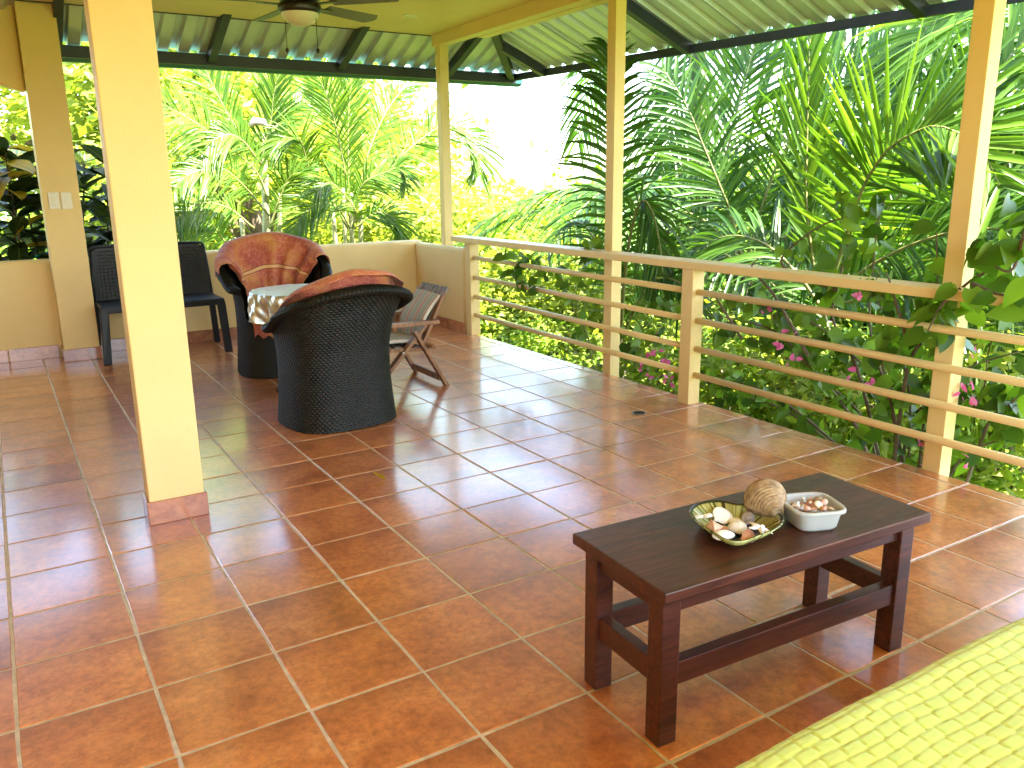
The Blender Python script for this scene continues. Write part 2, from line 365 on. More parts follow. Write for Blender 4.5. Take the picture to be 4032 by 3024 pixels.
MB().bar(P(-14, YE, 7.18)-RC, P(XE+.1, YE, 7.18)-RC, .12*T, .28*T).build('eave_purlin', M['dark_metal'], roof)
MB().bar(P(xe(-14), -14, 7.2)-RC, P(XE, YE-.1, 7.2)-RC, .12*T, .2*T).build('eave_purlin', M['dark_metal'], roof)
gt = MB(); gp = [(-.02, .16), (.0, -.04), (.12, -.12), (.30, -.12), (.38, -.02), (.40, .14)]
gv = []; gf = []
for xx in (-14., XE+.45):
    for a, h in gp: gv.append(P(xx, YE+.12+a, 7.10+h)-RC)
for k in range(5): gf.append((k, k+1, 7+k, 6+k))
gt.add(gv, gf); go = gt.build('gutter', M['gutter'], roof); md = go.modifiers.new('s', 'SOLIDIFY'); md.thickness = .004
MB().bar(P(-2.05, YE+.3, 7.0)-RC, P(-2.05, 14.55, -8)-RC, .25*T, .25*T).build('downpipe', M['gutter'], roof)

# ------------------------------------------------------------------ railing
rl = thing('railing', 'yellow railing of round bars and square posts along the floor edge', 'railing', P(7.1, 2.1, 0)); RL = Vector(rl.location)
posts = [(6.99+.07, 10.65), (6.90, 2.12), (6.90, -6.4)]
for (px_, py_) in posts:
    MB().box(P(px_, py_, 0)-RL, P(px_+.28, py_+.28, 2.50)-RL).build('post', M['rail_paint'], rl, bevel=.004)
MB().box(P(6.86, -12, 2.502)-RL, P(7.34, 11.35, 2.64)-RL).build('top_rail', M['rail_paint'], rl, bevel=.006)
for (ya, yb, xa, xb) in ((10.66, 2.39, 7.20, 7.06), (2.13, -6.13, 7.04, 7.04), (-6.39, -12, 7.04, 7.04)):
    for z in (2.09, 1.57, 1.05, .555):
        MB().tube([P(xa, ya, z)-RL, P((xa+xb)/2, (ya+yb)/2, z-.006)-RL, P(xb, yb, z)-RL], .058*T, 12).build('bar', M['rail_paint'], rl, smooth=True)

# ------------------------------------------------------------------ ceiling fan and fittings
M['bronze'] = mat('dark_bronze', (.03, .024, .018), .35, .3, 10., metal=.6)
M['blade'] = mat('fan_blade', (.14, .16, .12), .5, .15, 3.)
M['frost'] = mat('frosted_glass', (.62, .60, .50), .35, .05, 4.)
fan = thing('ceiling_fan', 'five blade ceiling fan with frosted light bowl and pull chains', 'fan', P(1.5, 6.55, 8.0))
MB().lathe([(.0, 0), (.065, -.002), (.06, -.03), (.03, -.055), (.0, -.056)], 24).build('canopy', M['bronze'], fan, smooth=True)
MB().tube([(0, 0, -.04), (0, 0, -.17)], .013, 10).build('downrod', M['bronze'], fan, smooth=True)
MB().lathe([(0, -.155), (.05, -.158), (.115, -.175), (.135, -.20), (.135, -.245), (.11, -.27), (.05, -.275), (0, -.276)], 32).build('motor', M['bronze'], fan, smooth=True)
MB().lathe([(0, -.274), (.06, -.276), (.118, -.285), (.124, -.30), (.124, -.325), (.112, -.335), (0, -.336)], 32).build('light_ring', M['bronze'], fan, smooth=True)
MB().lathe([(.108, -.334), (.104, -.35), (.088, -.375), (.06, -.393), (.03, -.402), (0, -.405)], 32).build('light_bowl', M['frost'], fan, smooth=True)
bl = MB(); nb = 12; top = []
for i in range(nb+1):
    t = i/nb; x = .20+.43*t; w = .052+.016*t if t < .9 else (.067*math.sqrt(max(0, 1-((t-.9)/.1)**2))*.75+.067*.25)
    top.append((x, w))
vs = [(x, w, .0) for x, w in top]+[(x, -w*.95, 0) for x, w in reversed(top)]
bl.prism(vs, (0, 0, .006)); bme = bl.mesh('blade', .0015, 1); bme.materials.append(M['blade'])
am = MB().bar((.09, 0, -.012), (.24, 0, -.006), .035, .006); ame = am.mesh('blade_arm'); ame.materials.append(M['bronze'])
for k in range(5):
    an = math.radians(-48+72*k)
    b = place('blade', bme, None, fan, (0, 0, -.285), (math.radians(-12), 0, an)); b.rotation_mode = 'XYZ'
    place('blade_arm', ame, None, fan, (0, 0, -.28), (0, 0, an))
for (a, dx) in ((2.4, .13), (5.6, .14)):
    x0, y0 = .095*math.cos(a), .095*math.sin(a); ch = MB(); ch.tube([(x0, y0, -.33), (x0, y0, -.33-dx-.06)], .0022, 6)
    cho = ch.build('pull_chain', M['bronze'], fan); MB().lathe([(0, 0), (.008, -.006), (.011, -.016), (.007, -.027), (0, -.03)], 10, (x0, y0, -.33-dx-.055)).build('chain_pull', M['bronze'], cho, smooth=True)
rlp = thing('recessed_light', 'small rectangular white light fitting set in the ceiling', 'light', P(5.59, 10.64, 7.95))
MB().box((-.055, -.04, -.008), (.055, .04, .0)).build('frame', M['white'], rlp, bevel=.003)
MB().box((-.03, -.016, -.012), (.03, .016, -.0085)).build('lens', M['frost'], rlp, bevel=.002)
dr = thing('floor_drain', 'small round metal floor drain near the railing post', 'drain', P(5.80, 2.2, 0))
M['steel'] = mat('dull_steel', (.32, .32, .28), .45, .2, 30., metal=.8)
MB().lathe([(.046, .0015), (.044, .004), (.036, .004), (.035, .002)], 28).build('ring', M['steel'], dr, smooth=True)
gr_ = MB(); gr_.lathe([(0.0345, .0022), (0, .0022)], 24)
for k in range(-3, 4):
    w = math.sqrt(max(0, .034**2-(k*.0095)**2)); gr_.box((-w, k*.0095-.0025, .0025), (w, k*.0095+.0025, .0042))
gr_.build('grate', M['bronze'], dr)

# ------------------------------------------------------------------ coffee table and what lies on it
tb = thing('coffee_table', 'dark mahogany bench table with stretchers beside the lime bed cover', 'table', P(1.415, -4.42, 0), math.radians(-3.0))
LX, LY, LW = 2.73*T/2, .99*T/2, .165*T
for sx in (-1, 1):
    for sy in (-1, 1): MB().box((sx*LX, sy*LY, .0), (sx*(LX-LW), sy*(LY-LW), 1.22*T)).build('leg', M['mahogany'], tb, bevel=.003)
MB().box((-1.43*T, -.59*T, 1.223*T), (1.43*T, .59*T, 1.315*T)).build('table_top', M['mahogany'], tb, bevel=.004)
for sy in (-1, 1):
    MB().box((-LX+LW+.0005, sy*(LY-.012), 1.06*T), (LX-LW-.0005, sy*(LY-.012-.024), 1.2225*T)).build('apron', M['mahogany'], tb, bevel=.002)
    MB().box((-LX+LW-.004, sy*(LY-.008), .46*T), (LX-LW+.004, sy*(LY-.042), .65*T)).build('stretcher', M['mahogany'], tb, bevel=.003)
for sx in (-1, 1):
    MB().box((sx*(LX-.010), -LY+LW-.004, .46*T), (sx*(LX-.043), LY-LW+.004, .65*T)).build('stretcher', M['mahogany'], tb, bevel=.003)
    MB().box((sx*(LX-.012), -LY+LW+.0005, 1.06*T), (sx*(LX-.036), LY-LW-.0005, 1.2225*T)).build('apron', M['mahogany'], tb, bevel=.002)
ZT = 1.315
def tp(x, y, z): p = onz(2650+x/3.16, 1830+y/3.16, z); return P(*p)
# plate: leaf/heart shaped, ribbed olive rim, black well
PC = P(1.15, -4.44, ZT)
m_, n_, b_, L_ = nodes('glazed_plate'); M['plate'] = m_
uvn = N(n_, 'UVMap'); sx_ = N(n_, 'SeparateXYZ'); L_(uvn.outputs[0], sx_.inputs[0])
wv = N(n_, 'TexNoise', noise_dimensions='1D', i_Scale=60., i_Detail=3.); L_(sx_.outputs[0], wv.inputs['W'])
r1 = ramp(n_, [(.34, (.03, .03, .012)), (.46, (.30, .29, .08)), (.75, (.46, .45, .17))]); L_(wv.outputs['Fac'], r1.inputs[0])
r2 = ramp(n_, [(0, (0, 0, 0)), (.52, (0, 0, 0)), (.60, (1, 1, 1)), (.93, (1, 1, 1)), (.96, (0, 0, 0))]); L_(sx_.outputs[1], r2.inputs[0])
mx = N(n_, 'Mix', data_type='RGBA'); L_(r2.outputs[0], mx.inputs[0]); mx.inputs[6].default_value = (.012, .014, .010, 1); L_(r1.outputs[0], mx.inputs[7]); L_(mx.outputs[2], b_.inputs['Base Color'])
b_.inputs['Roughness'].default_value = .14; b_.inputs['Coat Weight'].default_value = .5
def plate_r(a):      # outline radius: round with a notch at the far end and a point towards the front
    a = (a+math.pi) % (2*math.pi)-math.pi
    return .119+.034*math.exp(-(a/.33)**2)-.020*math.exp(-((abs(a)-math.pi)/.28)**2)+.006*math.cos(3*a)
vs = []; fs = []; uv = []; na = 72; prof = [(0, .004), (.45, .004), (.56, .007), (.75, .020), (.93, .036), (1.0, .041), (1.02, .038), (.82, .014), (.5, 0), (0, 0)]
for q, (rr, z) in enumerate(prof):
    for k in range(na):
        a = 2*math.pi*k/na; R_ = plate_r(a); vs.append((rr*R_*math.cos(a), rr*R_*math.sin(a), z)); uv.append((k/na, rr if q < 6 else .8))
for q in range(len(prof)-1):
    for k in range(na): k2 = (k+1) % na; fs.append((q*na+k, q*na+k2, (q+1)*na+k2, (q+1)*na+k))
me = bpy.data.meshes.new('plate'); me.from_pydata(vs, [], fs); ul = me.uv_layers.new(name='UVMap')
for lp in me.loops: ul.data[lp.index].uv = uv[lp.vertex_index]
me.polygons.foreach_set('use_smooth', [True]*len(me.polygons))
plate = place('plate', me, M['plate'], None, PC, (0, 0, math.radians(222)))
tag(plate, 'glazed olive and black leaf shaped plate holding shells on the table', 'plate')

def op(x, y, off):
    # point on the plate's inner surface seen at this pixel, lifted by off metres
    h = .006
    for _ in range(8):
        p = tp(x, y, ZT+(h+off)/T); d = p-PC; a = math.atan2(d.y, d.x)-math.radians(222); rr_ = min(.72, math.hypot(d.x, d.y)/plate_r(a))
        for (r0, z0), (r1_, z1) in zip(prof[:5], prof[1:6]):
            if r0 <= rr_ <= r1_: h = z0+(z1-z0)*(rr_-r0)/max(1e-6, r1_-r0)
    an = a+math.radians(222); R_ = rr_*plate_r(a); return PC+Vector((R_*math.cos(an), R_*math.sin(an), h+off))
M['shell_w'] = mat('white_shell', (.86, .83, .72), .55, .15, 30., .2, 200.)
M['shell_o'] = mat('orange_shell', (.62, .34, .20), .5, .3, 25., .15, 150.)
M['shell_p'] = mat('pink_shell', (.66, .36, .26), .5, .25, 20., .1, 100.)
M['shell_b'] = mat('brown_shell', (.30, .20, .10), .6, .4, 30., .25, 120.)
M['shell_g'] = mat('grey_shell', (.36, .31, .27), .45, .35, 60., .2, 150.)
def scallop(n=26, ribs=13):
    m = MB()
    def fn(u, v):
        a = (u-.5)*math.radians(150); rib = abs(math.sin(math.pi*ribs*u)); R_ = v*(1+.03*rib)
        return (R_*math.sin(a), R_*math.cos(a)*1.0, .42*math.sin(math.pi*min(1, v*.5+.06))*math.cos(a*.7)*(1-.75*v*v*.9)+.035*rib*v)
    m.grid(fn, ribs*4, 10); me = m.mesh('scallop', smooth=True); return me
def dome(ax, ay, h, k=.0):
    m = MB(); m.lathe([(1, .0), (.99, .12), (.93, .35), (.75, .68), (.45, .92), (.15, .995), (0, 1)], 24, cap0=True)
    m.v = [(x*ax*(1+k*x), y*ay*(1-.12*x), z*h) for x, y, z in m.v]; return m.mesh('shell', smooth=True)
def cone_shell(L=1., w=.5, whorls=4, knob=.0):
    m = MB(); prof = []
    for i in range(41):
        t = i/40; r_ = w*(.55*(t/.62)**1.0 if t < .62 else .55*(1-((t-.62)/.38))**.8)
        r_ += .03*w*math.sin(t*math.pi*2*whorls*2) if t > .6 else 0
        prof.append((max(r_, .002), t*L-L*.55))
    m.lathe(prof, 20); m.v = [(x*(1+knob*math.sin(3*math.atan2(y, x)+z*20)), y, z) for x, y, z in m.v]
    m.v = [(z, x, y*.9) for x, y, z in m.v]; return m.mesh('shell', smooth=True)
def star(n=5, R_=1., thick=.22, knob=.08, seed=1):
    r = random.Random(seed); m = MB()
    def fn(u, v):
        a = 2*math.pi*u; arm = (.5+.5*math.cos(n*a))**1.6; rad = R_*(.30+.70*arm)*(1+knob*math.sin(37*a)); q = v
        return (rad*q*math.cos(a), rad*q*math.sin(a), thick*(1-q**2)*(.75+.25*arm)+.03*math.sin(23*a)*q*(1-q))
    m.grid(fn, 90, 8, closed=True); return m.mesh('star', smooth=True)
def coral(seed, n=5):
    r = random.Random(seed); m = MB()
    for i in range(n):
        a = r.uniform(-.5, .5)+(math.pi if i % 2 else 0); p = Vector((r.uniform(-.2, .2), r.uniform(-.1, .1), .12)); q = p+Vector((math.cos(a), math.sin(a)*.7, r.uniform(0, .3)))*r.uniform(.5, 1.)
        m.tube([p, (p+q)/2+Vector((0, r.uniform(-.08, .08), .05)), q, q+(q-p)*.12], [.17, .14, .15, .05], 8)
    return m.mesh('coral', smooth=True)
def put(name, me, mt, label, cat, loc, rot=(0,0,0), sc=1., group=None):
    return tag(place(name, me, mt, None, loc, rot, sc), label, cat, group)
put('sand_dollar', dome(1, .93, .12), M['shell_w'], 'large round white sand dollar leaning on the plate rim', 'shell', op(622, 615, 0.012), (.55, .25, -.5), .030)
put('sand_dollar', dome(1, .9, .25), M['shell_w'], 'small oval white sand dollar in the middle of the plate', 'shell', op(800, 712, 0.003), (.1, 0, .4), .026)
put('coral_piece', coral(3), M['shell_w'], 'white branching coral piece sticking over the plate edge', 'coral', op(330, 660, 0.014), (.2, -.2, -.65), .026)
put('coral_piece', coral(9, 6), M['shell_w'], 'flat white coral chip beneath the large sand dollar', 'coral', op(545, 700, 0.004), (0, .1, .5), .024)
put('cone_shell', cone_shell(1, .9, 4, .05), M['shell_o'], 'peach cone shell with pointed end on the plate', 'shell', op(500, 785, 0.012), (0, .1, 2.6), .046)
put('abalone_shell', dome(1, .62, .42, .1), M['shell_w'], 'mottled white oval shell by the pointed end of the plate', 'shell', op(600, 900, 0.004), (.2, 0, -.35), .031)
put('clam_shell', dome(1, .72, .6, .15), M['shell_w'], 'smooth cream clam shell lying behind the pink scallop', 'shell', op(800, 805, 0.004), (.15, .1, .3), .035)
put('clam_shell', dome(1, .8, .35), M['shell_p'], 'flat pale shell half hidden under the cream clam', 'shell', op(650, 800, 0.003), (.1, .1, 1.0), .020)
put('scallop_shell', scallop(), M['shell_p'], 'pink ribbed scallop shell at the front of the plate', 'shell', op(850, 850, 0.020), (-.5, .1, math.radians(205)), .036)
put('starfish', star(5, 1., .3, .16, 2), M['shell_w'], 'knobbly white starfish resting on the right of the plate', 'starfish', op(1095, 805, 0.018), (.25, .1, .4), .033)
put('whelk_shell', cone_shell(1, .95, 5, .1), M['shell_g'], 'small grey banded whelk shell on the plate rim', 'shell', op(945, 655, 0.014), (0, .6, 1.2), .034)
put('coral_piece', coral(15, 5), M['shell_g'], 'grey coral bit beside the knobbly starfish', 'coral', op(930, 745, 0.004), (0, 0, .2), .022)

# tun shell: globose ribbed body tapering to a spout
m = MB()
def tun(u, v):
    a = 2*math.pi*u; t = v
    r_ = .092*math.sin(math.pi*min(1, (t*.86+.03)))**.62 if t < .62 else None
    prof = [(0, .0), (.03, .028), (.10, .058), (.22, .082), (.36, .092), (.5, .090), (.64, .076), (.78, .056), (.9, .037), (.97, .029), (1, .020)]
    for (t0, r0), (t1, r1_) in zip(prof, prof[1:]):
        if t <= t1+1e-9: f_ = (t-t0)/(t1-t0); f_ = f_; rr = r0+(r1_-r0)*f_; break
    rr *= 1+.018*math.sin(t*math.pi*2*17+.6*math.sin(a))*(1 if t < .9 else 0)
    rr *= 1+.05*math.sin(a+2.)*math.sin(math.pi*t)
    return (rr*math.cos(a), rr*math.sin(a)*.95, -t*.19)
m.grid(tun, 48, 90, closed=True)
m_, n_, b_, L_ = nodes('tun_shell'); M['tun'] = m_
tc = N(n_, 'TexCoord'); mp = N(n_, 'Mapping'); mp.inputs['Scale'].default_value = (9, 9, 34); L_(tc.outputs['Object'], mp.inputs[0])
t1 = N(n_, 'TexNoise', i_Scale=4., i_Detail=6.); L_(mp.outputs[0], t1.inputs['Vector']); t2 = N(n_, 'TexNoise', i_Scale=30., i_Detail=5.); L_(tc.outputs['Object'], t2.inputs['Vector'])
mm = N(n_, 'Math', operation='MULTIPLY'); L_(t1.outputs['Fac'], mm.inputs[0]); L_(t2.outputs['Fac'], mm.inputs[1])
r1 = ramp(n_, [(.12, (.15, .085, .035)), (.26, (.29, .18, .08)), (.42, (.44, .30, .15))]); L_(mm.outputs[0], r1.inputs[0]); L_(r1.outputs[0], b_.inputs['Base Color']); b_.inputs['Roughness'].default_value = .6
bp = N(n_, 'Bump', i_Strength=.3, i_Distance=.004); L_(t2.outputs['Fac'], bp.inputs['Height']); L_(bp.outputs[0], b_.inputs['Normal'])
tn = m.build('tun_shell', M['tun'], None, smooth=True)
tdir = (tp(1335, 560, ZT+.15)-tp(1120, 400, ZT+.15)); tdir.z = 0; tdir.normalize(); tdir.z = -.22; tdir.normalize(); tn.scale = (.64,)*3; tn.location = tp(1165, 425, ZT+.18)-tdir*.055; tn.rotation_euler = tdir.to_track_quat('-Z', 'Y').to_euler()
MB().lathe([(.0285, -.1855), (.018, -.178), (0, -.172)], 20).build('mouth', M['shell_b'], tn, smooth=True)
tag(tn, 'large brown ribbed tun shell leaning between plate and tub', 'shell')

# plastic tub with small shells
TC = P(*onz(2650+1725/3.16, 1830+470/3.16, ZT+.19)); TC.z = ZT*T; TR = math.radians(-22)
m_, n_, b_, L_ = nodes('cloudy_plastic'); M['tub'] = m_
b_.inputs['Base Color'].default_value = (.90, .90, .82, 1); b_.inputs['Roughness'].default_value = .35; b_.inputs['Transmission Weight'].default_value = .55; b_.inputs['IOR'].default_value = 1.2
def rsq(a, h, r_):
    # rounded-square outline of half size h
    c, s = math.cos(a), math.sin(a); n = 4.5; return h/((abs(c)**n+abs(s)**n)**(1/n))
def tubring(h, z): return [(rsq(2*math.pi*k/48, h, 0)*math.cos(2*math.pi*k/48), rsq(2*math.pi*k/48, h, 0)*math.sin(2*math.pi*k/48), z) for k in range(48)]
rings = [tubring(h, z) for h, z in ((.001, .003), (.042, .003), (.050, .010), (.0575, .052), (.0595, .056), (.0595, .060), (.066, .0605), (.0675, .058), (.0675, .051), (.0655, .0505), (.0645, .0555), (.0605, .0555), (.0592, .052), (.0517, .009), (.044, .0005), (.001, .0005))]
tm_ = MB(); tm_.add([v for r_ in rings for v in r_], [(i*48+k, i*48+(k+1) % 48, (i+1)*48+(k+1) % 48, (i+1)*48+k) for i in range(len(rings)-1) for k in range(48)])
tub = tm_.build('plastic_tub', M['tub'], None, smooth=True); tub.location = TC; tub.rotation_euler = (0, 0, TR); tub.scale = (1.1, 1.1, 1.05)
tag(tub, 'cloudy white plastic tub full of small shells on the table', 'tub')
kinds = [(cone_shell(1, .8, 4, .1), M['shell_o'], 'small peach cone shell heaped in the plastic tub'), (dome(1, .75, .6, .1), M['shell_w'], 'small white clam shell heaped in the plastic tub'), (cone_shell(1, 1., 5, .1), M['shell_g'], 'small grey whelk heaped in the plastic tub'), (dome(1, .8, .7), M['shell_p'], 'small pink clam shell heaped in the plastic tub'), (cone_shell(1, .8, 4), M['shell_w'], 'small white cone shell heaped in the plastic tub'), (dome(1, .7, .5), M['shell_b'], 'small brown clam shell heaped in the plastic tub')]
for me_, mt_, _l in kinds: me_.materials.append(mt_)
rr = random.Random(5)
for lay in range(5):
    for i in range(14):
        x = rr.uniform(-.046, .046)*(.8+.06*lay); y = rr.uniform(-.046, .046)*(.8+.06*lay); k = rr.choice(kinds)
        p = Vector((x, y,   .008+.0128*lay)); p.rotate(Euler((0, 0, TR)))
        o = place('small_shell', k[0], None, None, TC+p, (rr.uniform(-.6, .6), rr.uniform(-.6, .6), rr.uniform(0, 6.3)), rr.uniform(.011, .017) if k[0].name.startswith('shell') else .013)
        tag(o, k[2], 'shell', k[2].split(' heaped')[0]+'s in the tub')

# ------------------------------------------------------------------ lime bed cover and the daybed beneath
bd = thing('daybed', 'low wooden daybed hidden beneath the lime cover', 'bed', P(1.4, -7.7, 0))
MB().box((-2.85*T, -1.22*T, .55*T), (2.85*T, 1.22*T, 1.20*T)).build('mattress', M['white'], bd, bevel=.03, seg=3)
MB().box((-2.9*T, -1.24*T, .40*T), (2.9*T, 1.20*T, .545*T)).build('frame', M['mahogany'], bd, bevel=.004)
for sx in (-1, 1):
    for sy in (-1, 1): MB().box((sx*2.85*T, sy*1.18*T, 0), (sx*2.65*T, sy*.98*T, .398*T)).build('leg', M['mahogany'], bd, bevel=.003)
CX0, CX1, CYF, CYB, CZ = -1.55*T, 4.4*T, -6.30*T, -8.95*T, 1.27*T
m = MB(); step = .0033; Lx = CX1-CX0; Ly = (CYF-CYB)+.10; nx = int(Lx/step); ny = int(Ly/step); CW, CH = .048, .027
def quilt(u, v):
    # v = 0 hem of the front drop ... 1 back edge; s runs over the rounded front edge
    s = v*Ly; x = CX0+u*Lx; R_ = .045; drop = .10-R_*.57
    if s < drop: y, z, ny_, nz_ = CYF, CZ-R_-(drop-s), 1., 0.
    elif s < drop+R_*math.pi/2: a = (s-drop)/R_; y, z, ny_, nz_ = CYF-R_+R_*math.cos(a), CZ-R_+R_*math.sin(a), math.cos(a), math.sin(a)
    else: y, z, ny_, nz_ = CYF-R_-(s-drop-R_*math.pi/2), CZ, 0., 1.
    sx_ = x+.004*math.sin(s*31)+.006*math.sin(s*5+x*3); ss = s+.0025*math.sin(x*27)+.005*math.sin(x*3.1+s*4)
    row = math.floor(ss/CH); cu = (sx_+(row*.37 % 1)*CW*.6)/CW; cu -= math.floor(cu); cv = ss/CH-row
    a_ = (cu+.0) ; e1 = min(a_, 1-a_)*CW; e2 = min(cv, 1-cv)*CH
    hgt = .0030*(1-math.exp(-e1/.0015))*(1-math.exp(-e2/.0016))-.0030+.0010*(cv-.5)*(1 if (row % 2) else -1)*(1-2*abs(cu-.5))
    hgt += .003*math.sin(x*9+s*13)*math.sin(s*7-x*4)
    return (x, y+ny_*hgt, z+nz_*hgt)
m.grid(quilt, nx, ny)
m_, n_, b_, L_ = nodes('lime_fabric'); M['lime'] = m_
tc = N(n_, 'TexCoord'); t1 = N(n_, 'TexNoise', i_Scale=8., i_Detail=6.); L_(tc.outputs['Object'], t1.inputs['Vector'])
r1 = ramp(n_, [(.3, (.50, .60, .06)), (.7, (.57, .66, .085))]); L_(t1.outputs['Fac'], r1.inputs[0]); L_(r1.outputs[0], b_.inputs['Base Color']); b_.inputs['Roughness'].default_value = .85; b_.inputs['Sheen Weight'].default_value = .3
t2 = N(n_, 'TexNoise', i_Scale=420., i_Detail=2.); L_(tc.outputs['Object'], t2.inputs['Vector']); bp = N(n_, 'Bump', i_Strength=.25, i_Distance=.002); L_(t2.outputs['Fac'], bp.inputs['Height']); L_(bp.outputs[0], b_.inputs['Normal'])
tag(m.build('bed_cover', M['lime'], None, smooth=True), 'lime green quilted cover spread over the daybed edge', 'bed cover')

# ------------------------------------------------------------------ wicker armchairs
ARM, BACK, SEAT = .56, .80, .37
def rim_h(phi, arm=ARM, back=BACK):
    c = max(0., math.cos(phi*.80)); return arm+(back-arm)*c**1.5
def rad_at(z, phi):
    # barrel: flared skirt, waist, then the back leans outwards
    skirt = .335-.024*math.sin(math.pi*min(1., z/.62)*.9) ; lean = .075*max(0., (z-.42)/.4)**1.3
    return skirt+lean*(.35+.65*max(0, math.cos(phi)))
PH = math.radians(128)
def shell_pt(phi, z, off=0.):
    tt = z/rim_h(phi); r_ = rad_at(z, phi)+off+.05*max(0., min(1.1, (tt-.80)/.20))**2*max(.25, math.cos(phi*.75)); sq = 1+.05*math.cos(4*phi+math.pi)
    return Vector((r_*math.sin(phi)*sq*1.02, r_*math.cos(phi)*sq*.98, z))
def weave(a, b, amp):
    row = math.floor(b); fb = b-row
    aa = a+.5*(row % 2); return amp*(1.5*abs(math.sin(math.pi*aa))**.7*math.sin(math.pi*fb)**.6-.6)
NST, ROW = 58, .0135
def outer(u, v):
    phi = (u*2-1)*PH; h = rim_h(phi); z = v*h
    d = weave(u*NST, z/ROW, .0042); p = shell_pt(phi, z, d); return p
def skirt_front(u, v):
    phi = PH+u*(2*math.pi-2*PH); z = v*SEAT*.98; d = weave(u*22, z/ROW, .0038); return shell_pt(phi, z, d)
def inner(u, v):
    phi = (u*2-1)*(PH-.02); h = rim_h(phi); z = SEAT-.02+v*(h-SEAT+.02); d = -.045+weave(u*NST, z/ROW, .003); return shell_pt(phi, z, d)
def roll(u, v):
    # thick braided roll curling outwards along the rim, ending in round arm fronts
    phi = (u*2-1)*(PH+.02); h = rim_h(phi); a = 2*math.pi*v; e = min(1., (1-abs(u*2-1))*14)**.5
    R_ = (.026+.008*max(0, math.cos(phi*.7)))*(.25+.75*e); c = shell_pt(phi, h-.008, .012+.012*max(0, math.cos(phi))); rd = Vector((math.sin(phi), math.cos(phi), 0))
    t = .0035*math.sin(2*math.pi*(u*95+v*2)); return c+rd*(R_*1.25+t)*math.cos(a)+Vector((0, 0, 1))*(R_+t)*math.sin(a)*.85-Vector((0,0,.004))*math.cos(a)
def seat_fn(u, v):
    a = 2*math.pi*u; r_ = (rad_at(SEAT, a)-.03)*v; return (r_*math.sin(a), r_*math.cos(a), SEAT+.045*(1-v**4)+.004*math.sin(9*a)*v)
shell_me = MB().grid(outer, NST*6, 236).mesh('back_shell', smooth=True)
skirt_me = MB().grid(skirt_front, 88, 90).mesh('front_skirt', smooth=True)
inner_me = MB().grid(inner, NST*3, 60).mesh('inner_shell', smooth=True)
roll_me = MB().grid(roll, 300, 14).mesh('rim_roll', smooth=True)
seat_me = MB().grid(seat_fn, 40, 8, closed=True).mesh('seat', smooth=True)
for me_ in (shell_me, skirt_me, inner_me, roll_me, seat_me): me_.materials.append(M['wicker'])
def wicker(label, loc, rz, zs=1., s=1.):
    t = thing('wicker_armchair', label, 'chair', loc, rz, None); t.scale = (s, s, zs)
    for n_, me_ in (('woven_back', shell_me), ('woven_front', skirt_me), ('woven_lining', inner_me), ('rim_roll', roll_me), ('seat', seat_me)): place(n_, me_, None, t)
    for k in range(4):
        a = math.pi/4+k*math.pi/2; MB().tube([(.27*math.cos(a), .27*math.sin(a), 0), (.27*math.cos(a), .27*math.sin(a), .02)], .018, 10).build('foot', M['wicker'], t)
    return t
wc1 = wicker('black wicker tub chair seen from behind with orange cloth inside', P(1.18, 5.02, 0), math.radians(186), 1.0, .985)
wc2 = wicker('tall black wicker tub chair with orange cloth over its back', P(1.60, 9.55, 0), math.radians(-8), 1.13, 1.02)

m_, n_, b_, L_ = nodes('orange_batik'); M['batik'] = m_
uvn = N(n_, 'UVMap'); mp = N(n_, 'Mapping'); mp.inputs['Scale'].default_value = (5, 4, 1); L_(uvn.outputs[0], mp.inputs[0])
t1 = N(n_, 'TexNoise', i_Scale=1.3, i_Detail=5., i_Distortion=.5); L_(mp.outputs[0], t1.inputs['Vector'])
r1 = ramp(n_, [(.36, (.32, .05, .032)), (.50, (.44, .105, .045)), (.64, (.50, .20, .045))]); L_(t1.outputs['Fac'], r1.inputs[0])
vo = N(n_, 'TexVoronoi', feature='DISTANCE_TO_EDGE', i_Scale=6.); L_(mp.outputs[0], vo.inputs['Vector'])
nz = N(n_, 'TexNoise', i_Scale=9., i_Detail=3.); L_(mp.outputs[0], nz.inputs['Vector']); am_ = N(n_, 'Mix', data_type='VECTOR'); am_.inputs[0].default_value = .12; L_(mp.outputs[0], am_.inputs[4]); L_(nz.outputs['Color'], am_.inputs[5]); L_(am_.outputs[1], vo.inputs['Vector'])
r3 = ramp(n_, [(0, (.85, .85, .85)), (.028, (0, 0, 0))]); L_(vo.outputs['Distance'], r3.inputs[0])
mx = N(n_, 'Mix', data_type='RGBA'); L_(r3.outputs[0], mx.inputs[0]); L_(r1.outputs[0], mx.inputs[6]); mx.inputs[7].default_value = (.72, .38, .20, 1)
sx_ = N(n_, 'SeparateXYZ'); L_(uvn.outputs[0], sx_.inputs[0])
rb = ramp(n_, [(0, (0, 0, 0)), (.600, (0, 0, 0)), (.605, (.5, .5, .5)), (.612, (1, 1, 1)), (.632, (1, 1, 1)), (.634, (.5, .5, .5)), (.641, (0, 0, 0))]); rb.color_ramp.interpolation = 'CONSTANT'; L_(sx_.outputs[1], rb.inputs[0])
rc = ramp(n_, [(0, (.5, .5, .5)), (.4, (.24, .035, .02)), (.9, (.62, .36, .14))]); rc.color_ramp.interpolation = 'CONSTANT'; L_(rb.outputs[0], rc.inputs[0])
gt_ = N(n_, 'Math', operation='GREATER_THAN'); gt_.inputs[1].default_value = .3; L_(rb.outputs[0], gt_.inputs[0])
m2 = N(n_, 'Mix', data_type='RGBA'); L_(gt_.outputs[0], m2.inputs[0]); L_(mx.outputs[2], m2.inputs[6]); L_(rc.outputs[0], m2.inputs[7]); L_(m2.outputs[2], b_.inputs['Base Color'])
